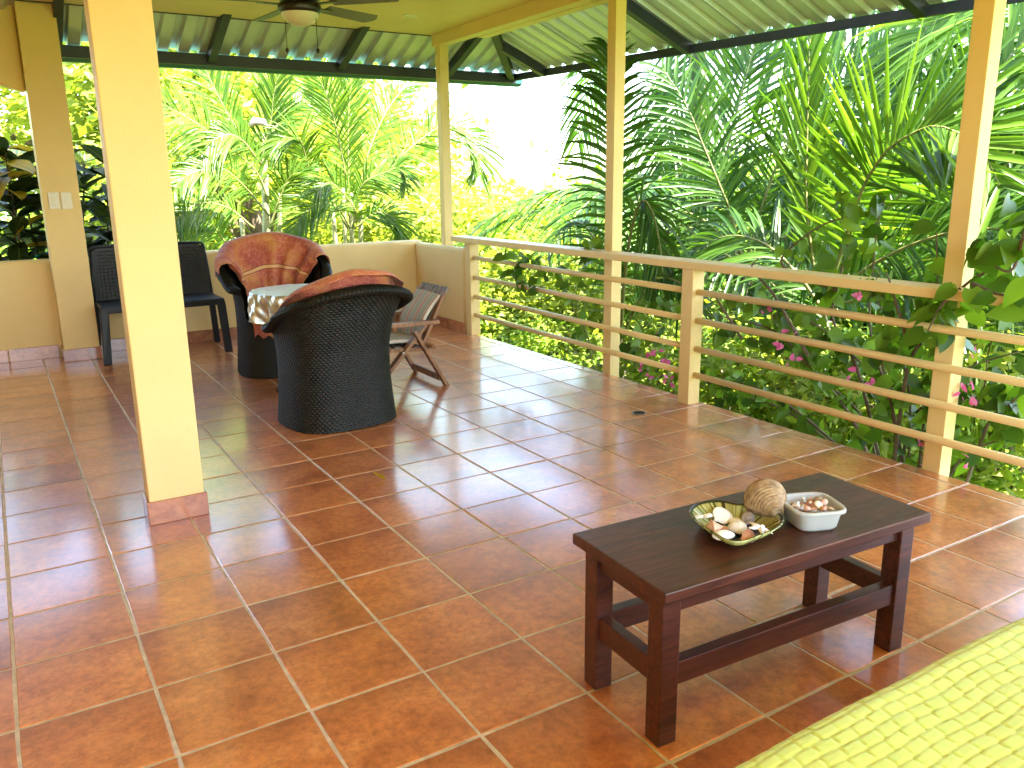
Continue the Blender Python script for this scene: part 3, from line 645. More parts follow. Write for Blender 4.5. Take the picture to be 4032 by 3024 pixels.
b_.inputs['Roughness'].default_value = .7; b_.inputs['Sheen Weight'].default_value = .2
def cloth(name, fn, nu, nv, label, loc, rz, sc=(1,1,1)):
    m = MB().grid(fn, nu, nv); me = bpy.data.meshes.new(name); me.from_pydata(m.v, [], m.f); ul = me.uv_layers.new(name='UVMap')
    for lp in me.loops: i = lp.vertex_index % (nu+1); j = lp.vertex_index//(nu+1); ul.data[lp.index].uv = (i/nu, j/nv)
    me.polygons.foreach_set('use_smooth', [True]*len(me.polygons)); o = place(name, me, M['batik'], None, loc, (0, 0, rz), sc)
    md = o.modifiers.new('s', 'SOLIDIFY'); md.thickness = .003; return tag(o, label, 'cloth')
def wr(u, v, a=1.): return a*(.009*math.sin(u*34+math.sin(v*5)*1.2)+.006*math.sin(u*19+math.sin(v*7)*1.5)+.006*math.sin(u*41-v*9)+.004*math.sin(v*31+u*13))
def cloth2(u, v):
    # v 0: seat front drop, .2 seat, .32 back foot ... .86 rim, 1 outside
    phi = (u*2-1)*math.radians(58+18*max(0., min(1., (v-.34)/.45)))+math.radians(-5)
    if v < .34:
        t = v/.34; x = (u*2-1)*.23; y = -.30+.50*t
        if t < .25: return Vector((x, -.335-.004*math.sin(u*20), SEAT-.10+.40*t*.7+wr(u, v)))
        return Vector((x*(1+.1*t), y, SEAT+.055+.012*math.sin(u*9)+wr(u, v, .8)))
    t = (v-.34)/.50
    if t <= 1:
        h = max(rim_h(phi), .60)+.03; z = SEAT+.05+(h-SEAT-.05)*t; p = shell_pt(phi, z, -.088-.05*(1-t)**2+wr(u, v, 1.3)); return p
    t = (v-.84)/.16; h = max(rim_h(phi), .60)+.03; a = min(1., t*1.6)*math.pi*.95; e = 1-.6*max(0, abs(u*2-1)-.6)/.4
    return shell_pt(phi, h, -.088+.062*(1-math.cos(a))+wr(u, v, .4))+Vector((0, 0, .045*math.sin(a)-.13*e*max(0, t-.55)*2-.02*abs(math.sin(u*11))*t))
cloth('draped_cloth', cloth2, 90, 110, 'orange and red batik cloth with a gold band over the tall chair', P(1.60, 9.55, 0), math.radians(-8), (1.02, 1.02, 1.13))
def cloth1(u, v):
    phi = (u*2-1)*math.radians(86)+math.radians(6)
    t = v; h = rim_h(phi)+.045*max(0, math.cos(phi*1.05))+.012; z = SEAT+.04+(h-SEAT-.04)*min(1, t/.8)
    if t <= .8: return shell_pt(phi, z, -.07+wr(u, v, 1.2)-.04*(1-t/.8)**2)
    q = (t-.8)/.2; a = q*math.pi*.6; return shell_pt(phi, h, -.07-.03*(1-math.cos(a))*1.2)+Vector((0, 0, -.05*q*q))
def cloth1b(u, v):
    phi = (u*2-1)*math.radians(88)+math.radians(20); h = rim_h(phi)+.055*max(0, math.cos(phi*.9))+.034
    if v <= .8: z = SEAT+.04+(h-SEAT-.04)*v/.8; return shell_pt(phi, z, -.085+wr(u, v, 1.0)-.04*(1-v/.8)**2)
    q = (v-.8)/.2; a = q*math.pi*.75; return shell_pt(phi, h, -.085+.040*(1-math.cos(a)))+Vector((0, 0, .02*math.sin(a)-.03*q*q+wr(u, v, .3)))
cloth('draped_cloth', cloth1b, 90, 60, 'orange batik cloth lining the wicker chair turned away', P(1.18, 5.02, 0), math.radians(186), (.985, .985, 1))

# ------------------------------------------------------------------ foil covered table
ft = thing('side_table', 'small dark pedestal table under the silver cloth between wicker chairs', 'table', P(1.33, 7.0, 0))
FZ = 2.07*T
MB().lathe([(0, FZ-.025), (.30, FZ-.025), (.305, FZ-.012), (.30, FZ-.004), (0, FZ-.004)], 40).build('table_top', M['mahogany'], ft)
MB().lathe([(0, .03), (.03, .03), (.035, .2), (.028, .5), (.04, FZ-.028), (0, FZ-.026)], 16).build('pedestal', M['mahogany'], ft, smooth=True)
for k in range(3):
    a = k*2*math.pi/3+.4; MB().bar((.02*math.cos(a), .02*math.sin(a), .06), (.22*math.cos(a), .22*math.sin(a), .016), .04, .03).build('foot', M['mahogany'], ft, bevel=.003)
def foil(u, v):
    a = 2*math.pi*u; s = v*.50; oct_ = .318*(1+.02*math.cos(8*a))
    n = .006*math.sin(a*17+s*30)+.004*math.sin(a*31-s*57)
    if s < oct_: return (s*math.cos(a), s*math.sin(a), FZ+.002+.002*abs(math.sin(a*9+s*60))*(s/oct_))
    d = s-oct_; fold = 1+.10*(d/.18)*math.sin(8*a+.6)+.03*(d/.18)*math.sin(19*a)
    return ((oct_+.012*(1-math.exp(-d/.01))+n)*fold*math.cos(a), (oct_+.012+n)*fold*math.sin(a), FZ+.002-d*1.0+.012*math.sin(8*a)*(d/.18))
fm = MB().grid(foil, 220, 70, closed=True)
m_, n_, b_, L_ = nodes('silver_cloth'); M['foil'] = m_
b_.inputs['Metallic'].default_value = .75; b_.inputs['Roughness'].default_value = .28
tc = N(n_, 'TexCoord'); vo = N(n_, 'TexVoronoi', i_Scale=26.); L_(tc.outputs['Object'], vo.inputs['Vector'])
r1 = ramp(n_, [(0, (.42, .42, .37)), (.6, (.62, .62, .57))]); L_(vo.outputs['Distance'], r1.inputs[0]); L_(r1.outputs[0], b_.inputs['Base Color'])
t1 = N(n_, 'TexNoise', i_Scale=45., i_Detail=4.); L_(tc.outputs['Object'], t1.inputs['Vector']); bp = N(n_, 'Bump', i_Strength=.5, i_Distance=.006); L_(t1.outputs['Fac'], bp.inputs['Height']); L_(bp.outputs[0], b_.inputs['Normal'])
fo = fm.build('tablecloth', M['foil'], None, smooth=True); fo.location = P(1.33, 7.0, 0); tag(fo, 'crinkled silver cloth draped over the small table between wicker chairs', 'tablecloth')

# ------------------------------------------------------------------ black plastic chairs
def plastic_chair(label, cx, cy):
    t = thing('plastic_chair', label, 'chair', P(cx, cy, 0)); W2 = .225
    ZS = .445
    st = MB().box((-W2, -.22, ZS-.03), (W2, .22, ZS)).build('seat', M['plastic'], t, bevel=.014, seg=3)
    for s in (-1, 1):
        m = MB(); m.prism([(s*(W2+.005), -.225, ZS-.004), (s*(W2+.012), -.235, ZS-.05), (s*(W2+.03), -.255, 0), (s*(W2-.028), -.25, 0), (s*(W2-.05), -.232, ZS-.06), (s*(W2-.06), -.228, ZS-.032)], (0, .045, 0)); m.build('front_leg', M['plastic'], t, bevel=.006, seg=2)
        MB().bar((s*(W2-.01), .20, ZS-.01), (s*(W2+.02), .26, .0), .05, .035, (0, 1, 0)).build('rear_leg', M['plastic'], t, bevel=.006)
    MB().box((-W2+.0, -.229, ZS-.055), (W2, -.21, ZS-.004)).build('front_apron', M['plastic'], t, bevel=.005)
    # back: rounded panel with rows of small raised diamonds, leaning to the wall
    m = MB(); HB = .43
    def bk(u, v):
        x = (u*2-1); w = W2*(.97-.06*v); z = ZS-.02+v*HB; y = .185+.075*v-.03*(1-x*x)*(0)+.028*(1-abs(x)**3)*.9
        rc_ = 1-max(0., (v-.90)/.10)**2*.06; d = -.003*(abs(math.sin(u*math.pi*14))*abs(math.sin(v*math.pi*16))) if .1 < u < .9 and .08 < v < .93 else 0
        return (x*w*rc_, y+d, z-.02*max(0, abs(x)-.86)/.14*(v > .95))
    m.grid(bk, 84, 96); bo = m.build('backrest', M['plastic'], t, smooth=True); md = bo.modifiers.new('s', 'SOLIDIFY'); md.thickness = .014
    for s in (-1, 1): MB().tube([(s*W2*.98, .19, ZS-.02), (s*W2*.95, .225, ZS+.2), (s*W2*.91, .265, ZS+.40)], [.016, .015, .013], 10).build('back_rail', M['plastic'], t, smooth=True)
    MB().tube([(-W2*.91, .262, ZS+.40), (-W2*.84, .272, ZS+.418), (0, .292, ZS+.424), (W2*.84, .272, ZS+.418), (W2*.91, .262, ZS+.40)], .012, 10).build('top_rail', M['plastic'], t, smooth=True)
    return t
plastic_chair('black plastic chair beside the switch column against the low wall', -1.06, 13.0)
plastic_chair('black plastic chair near the tall wicker chair against the low wall', .33, 13.0)

# ------------------------------------------------------------------ folding wooden armchair with striped pad
fc = thing('folding_chair', 'wooden folding armchair with a slatted back by the short wall', 'chair', P(3.5, 6.75, 0)); FC = Vector(fc.location)
def fp(x, y, z): return P(x, y, z)-FC
YN, YF = 6.05, 7.48
for yy, s in ((YN, 1), (YF, -1)):
    MB().bar(fp(3.90, yy, .01), fp(3.22, yy, 1.20), .022, .055, (0, 1, 0)).build('leg', M['teak'], fc, bevel=.003)
    MB().bar(fp(2.28, yy+.08*s, .01), fp(3.52, yy+.08*s, 1.30), .022, .055, (0, 1, 0)).build('leg', M['teak'], fc, bevel=.003)
    MB().bar(fp(2.50, yy-.02*s, 1.36), fp(3.75, yy-.02*s, 1.345), .055, .026).build('armrest', M['teak'], fc, bevel=.003)
    MB().bar(fp(3.42, yy+.16*s, .80), fp(4.00, yy+.16*s, 1.90), .022, .045, (0, 1, 0)).build('back_post', M['teak'], fc, bevel=.003)
    MB().bar(fp(2.40, yy+.16*s, .86), fp(3.60, yy+.16*s, .78), .022, .05, (0, 1, 0)).build('seat_rail', M['teak'], fc, bevel=.003)
    MB().bar(fp(2.62, yy, 1.32), fp(2.62, yy, .86), .022, .04, (0, 1, 0)).build('arm_support', M['teak'], fc, bevel=.003)
    for (bx, bz) in ((3.26, 1.16), (2.95, .80), (3.70, 1.345)): MB().tube([fp(bx, yy-.05*s, bz), fp(bx, yy-.062*s, bz)], .007, 8).build('bolt', M['steel'], fc)
MB().bar(fp(3.80, YN+.04, .17), fp(3.80, YF-.04, .17), .02, .045).build('stretcher', M['teak'], fc, bevel=.003)
MB().tube([fp(3.60, YN-.1, .855), fp(3.60, YF+.1, .855)], .014, 10).build('pivot_bar', M['teak'], fc, smooth=True)
MB().bar(fp(3.0, YN+.14, .80), fp(3.0, YF-.14, .80), .03, .02).build('stretcher', M['teak'], fc, bevel=.003)
for k in range(6):
    yy = YN+.20+k*(YF-YN-.40)/5
    MB().bar(fp(3.48, yy, .92), fp(4.08, yy, 1.99), .052, .016, (-1, 0, .5)).build('back_slat', M['teak_grey'], fc, bevel=.002)
for k in range(5):
    xx = 2.48+k*.22; MB().bar(fp(xx, YN+.14, .885-.012*k), fp(xx, YF-.14, .885-.012*k), .05, .014).build('seat_slat', M['teak_grey'], fc, bevel=.002)
m_, n_, b_, L_ = nodes('striped_canvas'); M['stripe'] = m_
uvn = N(n_, 'UVMap'); sx_ = N(n_, 'SeparateXYZ'); L_(uvn.outputs[0], sx_.inputs[0])
fr = N(n_, 'Math', operation='FRACT'); mu_ = N(n_, 'Math', operation='MULTIPLY'); mu_.inputs[1].default_value = 3.2; L_(sx_.outputs[0], mu_.inputs[0]); L_(mu_.outputs[0], fr.inputs[0])
cols = [(.55, .48, .38), (.42, .06, .04), (.60, .54, .42), (.50, .44, .33), (.10, .26, .14), (.60, .54, .44), (.22, .15, .10), (.58, .52, .42), (.08, .30, .22), (.62, .56, .44), (.45, .10, .05)]
r1 = ramp(n_, [(k/11, c_) for k, c_ in enumerate(cols)]); r1.color_ramp.interpolation = 'CONSTANT'; L_(fr.outputs[0], r1.inputs[0]); L_(r1.outputs[0], b_.inputs['Base Color']); b_.inputs['Roughness'].default_value = .8
def pad(u, v):
    y = YN+.18+u*(YF-YN-.36); e = .02*math.sin(math.pi*u)
    if v < .48: t = v/.48; return fp(2.36+1.1*t, y, .97-.02*t+e+.03*math.sin(math.pi*t))
    t = (v-.48)/.52; return fp(3.42+.50*t-.10*math.sin(math.pi*t), y, .98+.86*t+e)
pm = MB().grid(pad, 40, 40); me = bpy.data.meshes.new('seat_pad'); me.from_pydata(pm.v, [], pm.f); ul = me.uv_layers.new(name='UVMap')
for lp in me.loops: ul.data[lp.index].uv = ((lp.vertex_index % 41)/40, (lp.vertex_index//41)/40)
me.polygons.foreach_set('use_smooth', [True]*len(me.polygons)); po = place('seat_pad', me, M['stripe'], None, FC); md = po.modifiers.new('s', 'SOLIDIFY'); md.thickness = .022; md.offset = 0
tag(po, 'striped canvas pad in red green and cream on the folding chair', 'cushion')

# ------------------------------------------------------------------ vegetation
M['coco'] = leaf_mat('coconut_leaflet', (.024, .068, .010), (.07, .145, .020), .40, (1.5, 1.55, .5), .32)
M['coco_light'] = leaf_mat('young_coconut_leaflet', (.045, .115, .012), (.115, .215, .026), .46, (1.55, 1.5, .5), .32)
M['rachis'] = mat('palm_rachis', (.16, .17, .045), .5, .25, 10.)
M['areca'] = leaf_mat('areca_leaflet', (.05, .125, .014), (.125, .215, .028), .48, (1.6, 1.4, .6), .35)
M['trunk'] = mat('palm_trunk', (.14, .12, .085), .85, .35, 8., .6, 30., stretch=(1, 1, 5))
M['stem'] = mat('areca_stem', (.26, .26, .12), .6, .3, 10., .3, 40., stretch=(1, 1, 4))
M['bark'] = mat('bark', (.12, .085, .055), .9, .3, 12., .6, 40.)
M['crown'] = [leaf_mat('tree_leaf_lime', (.11, .21, .02), (.24, .34, .045), .5, (1.5, 1.4, .6), .5),
              leaf_mat('tree_leaf_green', (.07, .15, .018), (.17, .27, .035), .5, (1.5, 1.4, .6), .5),
              leaf_mat('tree_leaf_yellow', (.14, .20, .02), (.28, .34, .05), .5, (1.4, 1.3, .6), .5)]
M['vine'] = leaf_mat('vine_leaf', (.03, .075, .010), (.15, .27, .03), .42, (1.6, 1.5, .5), .35, True)
M['vine_big'] = leaf_mat('broad_vine_leaf', (.04, .11, .012), (.17, .31, .035), .5, (1.6, 1.5, .5), .35, True)
M['pink'] = leaf_mat('pink_bract', (.62, .10, .28), (.78, .22, .42), .35, (1.1, .8, 1.), .6, True)
M['croton'] = leaf_mat('dark_croton', (.012, .028, .010), (.05, .075, .015), .3, (1.8, 1.5, .4), .28, True)
M['yellow_leaf'] = leaf_mat('yellow_croton', (.30, .26, .02), (.55, .38, .02), .5, (1.5, 1.2, .4), .4, True)

def catmull(pts, n):
    p = [np.array(q, float) for q in pts]; p = [2*p[0]-p[1]]+p+[2*p[-1]-p[-2]]; out = []; m = len(p)-3
    for i in range(n):
        t = i/(n-1)*m; k = min(int(t), m-1); f_ = t-k; a, b, c, d = p[k], p[k+1], p[k+2], p[k+3]
        out.append(.5*((2*b)+(c-a)*f_+(2*a-5*b+4*c-d)*f_**2+(3*b-a-3*c+d)*f_**3))
    return np.array(out)
def unit(v): return v/max(1e-9, np.linalg.norm(v))
def frond(parent, pts, nleaf, Lmax, w0, mt, hint=None, ang=58, droop=.3, lift=.1, start=.14, r0=.018, seed=0, name='frond', split=0.):
    """pts in metres, from the base to the tip"""
    r = np.random.default_rng(seed); C_ = catmull(pts, 50); tan = np.gradient(C_, axis=0)
    mb = MB(); cm = CAM*T
    if hint is None: hint = unit(unit(cm-C_[25])*.8+np.array([0, 0, .6]))
    st = 5
    for k in range(nleaf):
        t = start+(1-start)*(k+.5)/nleaf; i = min(49, int(t*49)); p0 = C_[i]; tg = unit(tan[i]); sd_ = unit(np.cross(tg, hint)); nr = unit(np.cross(sd_, tg))
        prof = min(1., .45+1.9*(t-start))*(1-.62*max(0, (t-.45)/.55)**1.5)
        for s in (-1, 1):
            if r.random() < split: continue
            a = math.radians(ang*(1-.45*t)+r.normal(0, 5)); L = Lmax*prof*r.uniform(.85, 1.08); lf = lift+r.normal(0, .10)
            d = unit(tg*math.cos(a)+sd_*s*math.sin(a)+nr*lf); dr_ = droop*r.uniform(.6, 1.45); wd = unit(np.cross(d, nr)+nr*r.normal(0, .3)); up = unit(np.cross(wd, d)); base = len(mb.v)
            for j in range(st):
                q = j/(st-1); pos = p0+d*L*q+np.array([0, 0, -1.])*dr_*L*q*q; w = w0*(.55+1.2*q if q < .3 else .91*(1-((q-.3)/.7)**1.6)+.03)
                mb.v += [tuple(pos-wd*w/2+up*w*.18), tuple(pos), tuple(pos+wd*w/2+up*w*.18)]
            for j in range(st-1):
                b = base+3*j; mb.f += [(b, b+1, b+4, b+3), (b+1, b+2, b+5, b+4)]
    me = bpy.data.meshes.new(name); me.from_pydata(mb.v, [], mb.f); me.polygons.foreach_set('use_smooth', [True]*len(me.polygons))
    o = place(name, me, mt, parent); inv = Vector(parent.location); me.transform(Matrix.Translation(-inv))
    rm = MB().tube([Vector(q)-inv for q in C_[::3]], [r0*(1-.8*i/17) for i in range(len(C_[::3]))], 6); rm.build('rachis', M['rachis'], o, smooth=True)
    return o
def lerp(a, b, t): return a+(b-a)*t
def pxx(pl, x0, x1): n = len(pl); return [onx(u, v, lerp(x0, x1, i/(n-1)))*T for i, (u, v) in enumerate(pl)]
def pxy(pl, y0, y1): n = len(pl); return [ony(u, v, lerp(y0, y1, i/(n-1)))*T for i, (u, v) in enumerate(pl)]
def palm(name, label, base, top, r0, r1, mt, cat='palm'):
    b = Vector(base); t = thing(name, label, cat, b); d = Vector(top)-b; m = MB(); n = 26; pts = []; rad = []
    for i in range(n): q = i/(n-1); pts.append(d*q+Vector((.05*math.sin(q*5), .05*math.cos(q*4), 0))*d.length*.15*q); rad.append(lerp(r0, r1, q)*(1.06 if i % 2 else .96))
    m.tube(pts, rad, 14); m.build('trunk', mt, t, smooth=True); return t
# right-hand coconut palms
def at(p): return tuple(np.array(p)*T)
p1c = onx(2930, 1060, 12.6*1.22)
P1 = palm('coconut_palm', 'dark young coconut palm behind the second railing post', at((p1c[0]+.3, p1c[1], -9.5)), at((p1c[0], p1c[1], p1c[2]-.2)), .12, .09, M['trunk'])
p2c = onx(3230, 1230, 10.6*1.22)
P2 = palm('coconut_palm', 'bright coconut palm with a great arching frond behind the vine', at((p2c[0]+.4, p2c[1]+.2, -9.5)), at((p2c[0], p2c[1], p2c[2]-.2)), .12, .09, M['trunk'])
p3c = onx(2745, -250, 15.5*1.22); p3b = onx(2770, 1500, 15.5*1.22)
P3 = palm('coconut_palm', 'tall coconut palm whose bare trunk passes the roof edge', at((p3b[0], p3b[1], -10)), at(p3c), .14, .10, M['trunk'])
p4c = onx(2440, 1350, 10.0)
P4 = palm('coconut_palm', 'young coconut palm rising behind the slim post in front of the eave', at((p4c[0]+.1, p4c[1], -9.5)), at((p4c[0], p4c[1], p4c[2]-.1)), .08, .06, M['trunk'])
p5c = onx(4250, 350, 13.*1.22)
P5 = palm('coconut_palm', 'coconut palm beyond the vine wrapped post', at((p5c[0]+.4, p5c[1], -9.5)), at(p5c), .13, .10, M['trunk'])
b1 = (2930, 1060); b2 = (3240, 1220)
k = 0
for (Pt, pl, x0, x1, nl, L, w, mt, an, dp) in [
    (P1, [b1, (2880, 850), (2841, 747), (2768, 570), (2700, 410), (2599, 255)], 12.6, 11.2, 62, .75, .030, 'coco', 62, .25),
    (P1, [b1, (2850, 780), (2836, 706), (2882, 524), (2927, 342), (2964, 205), (3010, 30)], 12.6, 13.6, 66, .85, .032, 'coco', 60, .2),
    (P1, [b1, (2990, 850), (3060, 650), (3180, 450), (3330, 300), (3480, 260)], 12.7, 13.5, 60, .9, .032, 'coco', 58, .35),
    (P1, [b1, (2860, 950), (2740, 850), (2600, 830), (2480, 900), (2420, 1020)], 12.5, 11.5, 54, .7, .03, 'coco', 55, .5),
    (P1, [b1, (2870, 1010), (2780, 980), (2680, 1000), (2600, 1070), (2550, 1180)], 12.4, 10.8, 46, .6, .03, 'coco', 55, .45),
    (P1, [b1, (3020, 960), (3160, 930), (3300, 990), (3400, 1120)], 12.4, 11.5, 46, .65, .03, 'coco', 55, .4),
    (P1, [b1, (2940, 1160), (2900, 1300), (2830, 1430)], 12.3, 11.0, 40, .6, .03, 'coco', 50, .4),
    (P2, [b2, (3290, 1060), (3344, 898), (3393, 752), (3434, 674), (3502, 583), (3607, 520), (3685, 497), (3785, 529), (3880, 620), (3950, 760)], 10.6, 10.2, 92, .80, .034, 'coco_light', 74, .06),
    (P2, [b2, (3195, 980), (3174, 752), (3180, 456), (3190, 137), (3205, -90)], 10.7, 11.2, 70, .55, .034, 'coco_light', 30, .05),
    (P2, [b2, (3340, 1020), (3500, 820), (3720, 560), (3930, 280), (4120, 60)], 10.8, 12.5, 70, .85, .032, 'coco_light', 58, .2),
    (P2, [b2, (3380, 1080), (3600, 960), (3850, 900), (4050, 940), (4220, 1080)], 10.5, 10.2, 60, .75, .032, 'coco', 58, .4),
    (P2, [b2, (3380, 1180), (3560, 1150), (3760, 1200), (3920, 1330), (4020, 1500)], 10.4, 9.6, 56, .7, .030, 'coco', 55, .4),
    (P2, [b2, (3140, 1080), (3010, 960), (2860, 930), (2720, 1000)], 10.6, 10.2, 46, .65, .03, 'coco', 56, .35),
    (P2, [b2, (3180, 1240), (3080, 1300), (3000, 1430), (2960, 1570)], 10.4, 9.8, 44, .6, .03, 'coco_light', 52, .4),
    (P2, [b2, (3280, 1330), (3400, 1420), (3520, 1580)], 10.4, 9.8, 42, .6, .03, 'coco_light', 52, .35),
    (P4, [(2440, 1350), (2428, 950), (2412, 640), (2400, 380), (2392, 165)], 10.0, 9.3, 62, .66, .034, 'coco', 62, .42),
    (P4, [(2440, 1350), (2470, 1000), (2520, 800), (2570, 840), (2600, 980), (2612, 1100)], 10.0, 9.8, 50, .5, .03, 'coco', 50, .6),
    (P4, [(2440, 1350), (2400, 1120), (2350, 960), (2290, 880), (2230, 880)], 10.0, 10.4, 44, .5, .028, 'coco', 52, .5),
    (P4, [(2440, 1350), (2520, 1180), (2600, 1100), (2680, 1120), (2740, 1220)], 10.0, 9.8, 40, .5, .028, 'coco', 52, .45),
    (P3, [(2745, -250), (2600, -120), (2450, 50), (2330, 300), (2270, 560)], 15.5, 16.5, 64, .95, .036, 'coco', 55, .5),
    (P3, [(2745, -250), (2900, -60), (3060, 120), (3190, 380), (3260, 650)], 15.5, 15.0, 64, .95, .036, 'coco', 55, .55),
    (P3, [(2745, -250), (2760, -20), (2720, 240), (2650, 480), (2600, 700)], 15.5, 14.6, 60, .9, .036, 'coco', 52, .4),
    (P3, [(2745, -250), (3000, -200), (3300, -60), (3520, 150), (3650, 420)], 15.5, 14.5, 66, .95, .036, 'coco', 55, .7),
    (P3, [(2745, -250), (3100, -250), (3400, -180), (3640, -20), (3760, 200)], 15.3, 13.4, 66, .95, .036, 'coco', 55, .8),
    (P5, [(4250, 350), (4100, 120), (3900, 30), (3680, 90), (3520, 260)], 13., 12.4, 64, .8, .034, 'coco_light', 58, .4),
    (P5, [(4250, 350), (4150, 250), (4020, 250), (3900, 360), (3830, 560)], 13., 12., 60, .8, .034, 'coco_light', 56, .5),
    (P5, [(4250, 350), (4120, 440), (3990, 600), (3900, 820), (3860, 1050)], 12.8, 11.5, 60, .75, .034, 'coco', 52, .45),
    (P5, [(4250, 350), (4180, 100), (4080, -80), (3950, -160)], 13., 13.4, 50, .8, .034, 'coco_light', 58, .4),
    (P5, [(4250, 350), (4200, 600), (4130, 850), (4080, 1100)], 12.8, 11.5, 50, .7, .034, 'coco', 52, .4)]:
    ko = 1. if Pt is P4 else 1.22
    frond(Pt, pxx(pl, x0*ko, x1*ko), int(nl*.72), L*(1+(ko-1)*.8), w*1.08*(1+(ko-1)*.8), M[mt], None, an, dp, seed=k); k += 1
# a thinner wood of palms farther out fills the gaps
def far_palm(u, v, dist, label, n, L, seed, mt, base_v=1500):
    c = onr(u, v, dist); r = random.Random(seed)
    t = palm('background_palm', label, at((c[0]+.4, c[1], -13)), at(c), .11, .08, M['trunk'])
    for i in range(n):
        a = 2*math.pi*i/n+r.uniform(-.25, .25); el = r.uniform(.15, 1.25); ln = L*r.uniform(.8, 1.15); d = np.array([math.cos(a)*math.cos(el), math.sin(a)*math.cos(el), math.sin(el)])
        pts = []; 
        for q in range(6): s = q/5; pts.append(np.array(c)*T+d*ln*s+np.array([math.cos(a), math.sin(a), 0])*ln*.25*s*s+np.array([0, 0, -1])*ln*(.55+.4*math.sin(el))*s*s)
        frond(t, pts, 44, .75, .040, M[mt], np.array([0, 0, 1.]), 58, .45, seed=seed*31+i)
    return t
far_palm(2620, 900, 30, 'feathery palm standing farther off left of the bare trunk', 11, 2.6, 3, 'coco')
far_palm(3080, 820, 33, 'feathery palm standing farther off right of the bare trunk', 11, 2.8, 4, 'coco_light')
far_palm(3620, 760, 30, 'feathery palm farther off behind the great arching frond', 12, 2.8, 5, 'coco')
far_palm(2330, 1020, 44, 'small distant palm between the slim posts', 10, 2.4, 6, 'areca')
far_palm(4010, 900, 28, 'feathery palm farther off past the vine wrapped post', 11, 2.6, 8, 'coco')

# left-hand areca palms behind the back wall
def areca(label, u, v, y, stems):
    c = ony(u, v, y); t = thing('areca_palm', label, 'palm', at((c[0], c[1], -4.5)))
    for (du, top_v, r_) in stems:
        a = ony(u+du*.4, 1200, y); b = ony(u+du, top_v, y); L0 = Vector(t.location); m = MB(); n = 18
        pa = Vector(at((a[0], y, -4.5)))-L0; pb = Vector(at(b))-L0
        m.tube([pa.lerp(pb, i/(n-1)) for i in range(n)], [r_*(1.12 if i % 3 == 0 else .95)*(1-.25*i/n) for i in range(n)], 10); m.build('stem', M['stem'], t, smooth=True)
    return t
A1 = areca('green clump of areca palms rising behind the orange draped chair', 1380, 900, 18.0, [(0, 760, .035), (-30, 740, .03), (40, 800, .03), (-70, 820, .03)])
A2 = areca('areca palm with a pale ringed stem behind the plastic chairs', 1040, 900, 18.5, [(-5, 530, .045), (60, 760, .03), (-90, 860, .03)])
k = 100
for (Pt, pl, y0, y1, nl, L, w, an, dp) in [
    (A1, [(1380, 900), (1359, 683), (1322, 501), (1290, 387), (1245, 292), (1195, 215)], 18.0, 17.6, 56, .55, .022, 50, .15),
    (A1, [(1385, 900), (1372, 661), (1372, 456), (1386, 310), (1400, 180)], 18.2, 18.6, 56, .5, .022, 42, .12),
    (A1, [(1400, 880), (1470, 740), (1596, 601), (1719, 506), (1783, 492), (1851, 538), (1890, 615), (1886, 700)], 18.0, 17.2, 66, .62, .024, 62, .25),
    (A1, [(1390, 900), (1409, 770), (1445, 711), (1518, 679), (1572, 660), (1600, 700)], 17.6, 16.6, 46, .5, .024, 58, .35),
    (A1, [(1370, 900), (1300, 780), (1227, 690), (1199, 600), (1177, 547), (1110, 540), (1060, 610)], 17.8, 17.2, 52, .5, .022, 55, .35),
    (A1, [(1385, 880), (1440, 640), (1500, 480), (1580, 360), (1670, 300)], 18.6, 19.6, 54, .55, .022, 50, .25),
    (A1, [(1380, 900), (1330, 820), (1260, 800), (1190, 850), (1150, 930)], 17.4, 16.6, 44, .45, .022, 55, .35),
    (A1, [(1395, 900), (1480, 840), (1550, 860), (1580, 940)], 17.3, 16.6, 40, .45, .022, 55, .35),
    (A1, [(1385, 900), (1400, 830), (1330, 740), (1290, 720), (1240, 760)], 17.2, 16.4, 42, .45, .022, 55, .3),
    (A2, [(1040, 700), (1035, 600), (1067, 480), (1080, 360), (1120, 230)], 18.5, 18.2, 54, .55, .022, 42, .15),
    (A2, [(1060, 800), (1008, 674), (889, 570), (775, 487), (633, 405), (560, 360)], 18.4, 17.6, 64, .55, .022, 62, .2),
    (A2, [(1060, 850), (957, 729), (866, 661), (752, 683), (683, 740)], 18.0, 17.0, 54, .5, .022, 58, .35),
    (A2, [(1030, 640), (940, 520), (860, 380), (800, 250), (770, 150)], 18.6, 19.0, 54, .55, .022, 48, .2),
    (A2, [(1050, 960), (902, 960), (843, 893), (760, 865), (683, 861)], 17.6, 16.8, 48, .42, .022, 58, .3),
    (A2, [(1030, 650), (960, 560), (900, 530), (830, 560), (770, 640)], 18.3, 17.6, 50, .5, .022, 55, .4),
    (A2, [(1060, 900), (1110, 760), (1150, 690), (1210, 680)], 17.8, 17.2, 42, .45, .022, 55, .35),
    (A2, [(1030, 620), (1100, 480), (1180, 400), (1270, 400)], 18.8, 19.5, 46, .5, .022, 52, .35),
    (A2, [(1000, 900), (900, 820), (790, 800), (700, 860), (650, 950)], 17.4, 16.4, 46, .45, .022, 56, .35)]:
    frond(Pt, pxy(pl, y0, y1), nl, L, w, M['areca'], None, an, dp, .15, r0=.012, seed=k); k += 1
c = ony(1025, 490, 18.4); sp = MB(); sp.tube([Vector((.09, 0, -.05)), Vector((.03, 0, .02)), Vector((-.06, 0, .03)), Vector((-.11, 0, -.02))], [.008, .04, .045, .02], 10)
so = sp.build('leaf_sheath', mat('dry_sheath', (.42, .32, .24), .7, .2, 10.), A2, smooth=True); so.location = Vector(at(c))-Vector(A2.location)

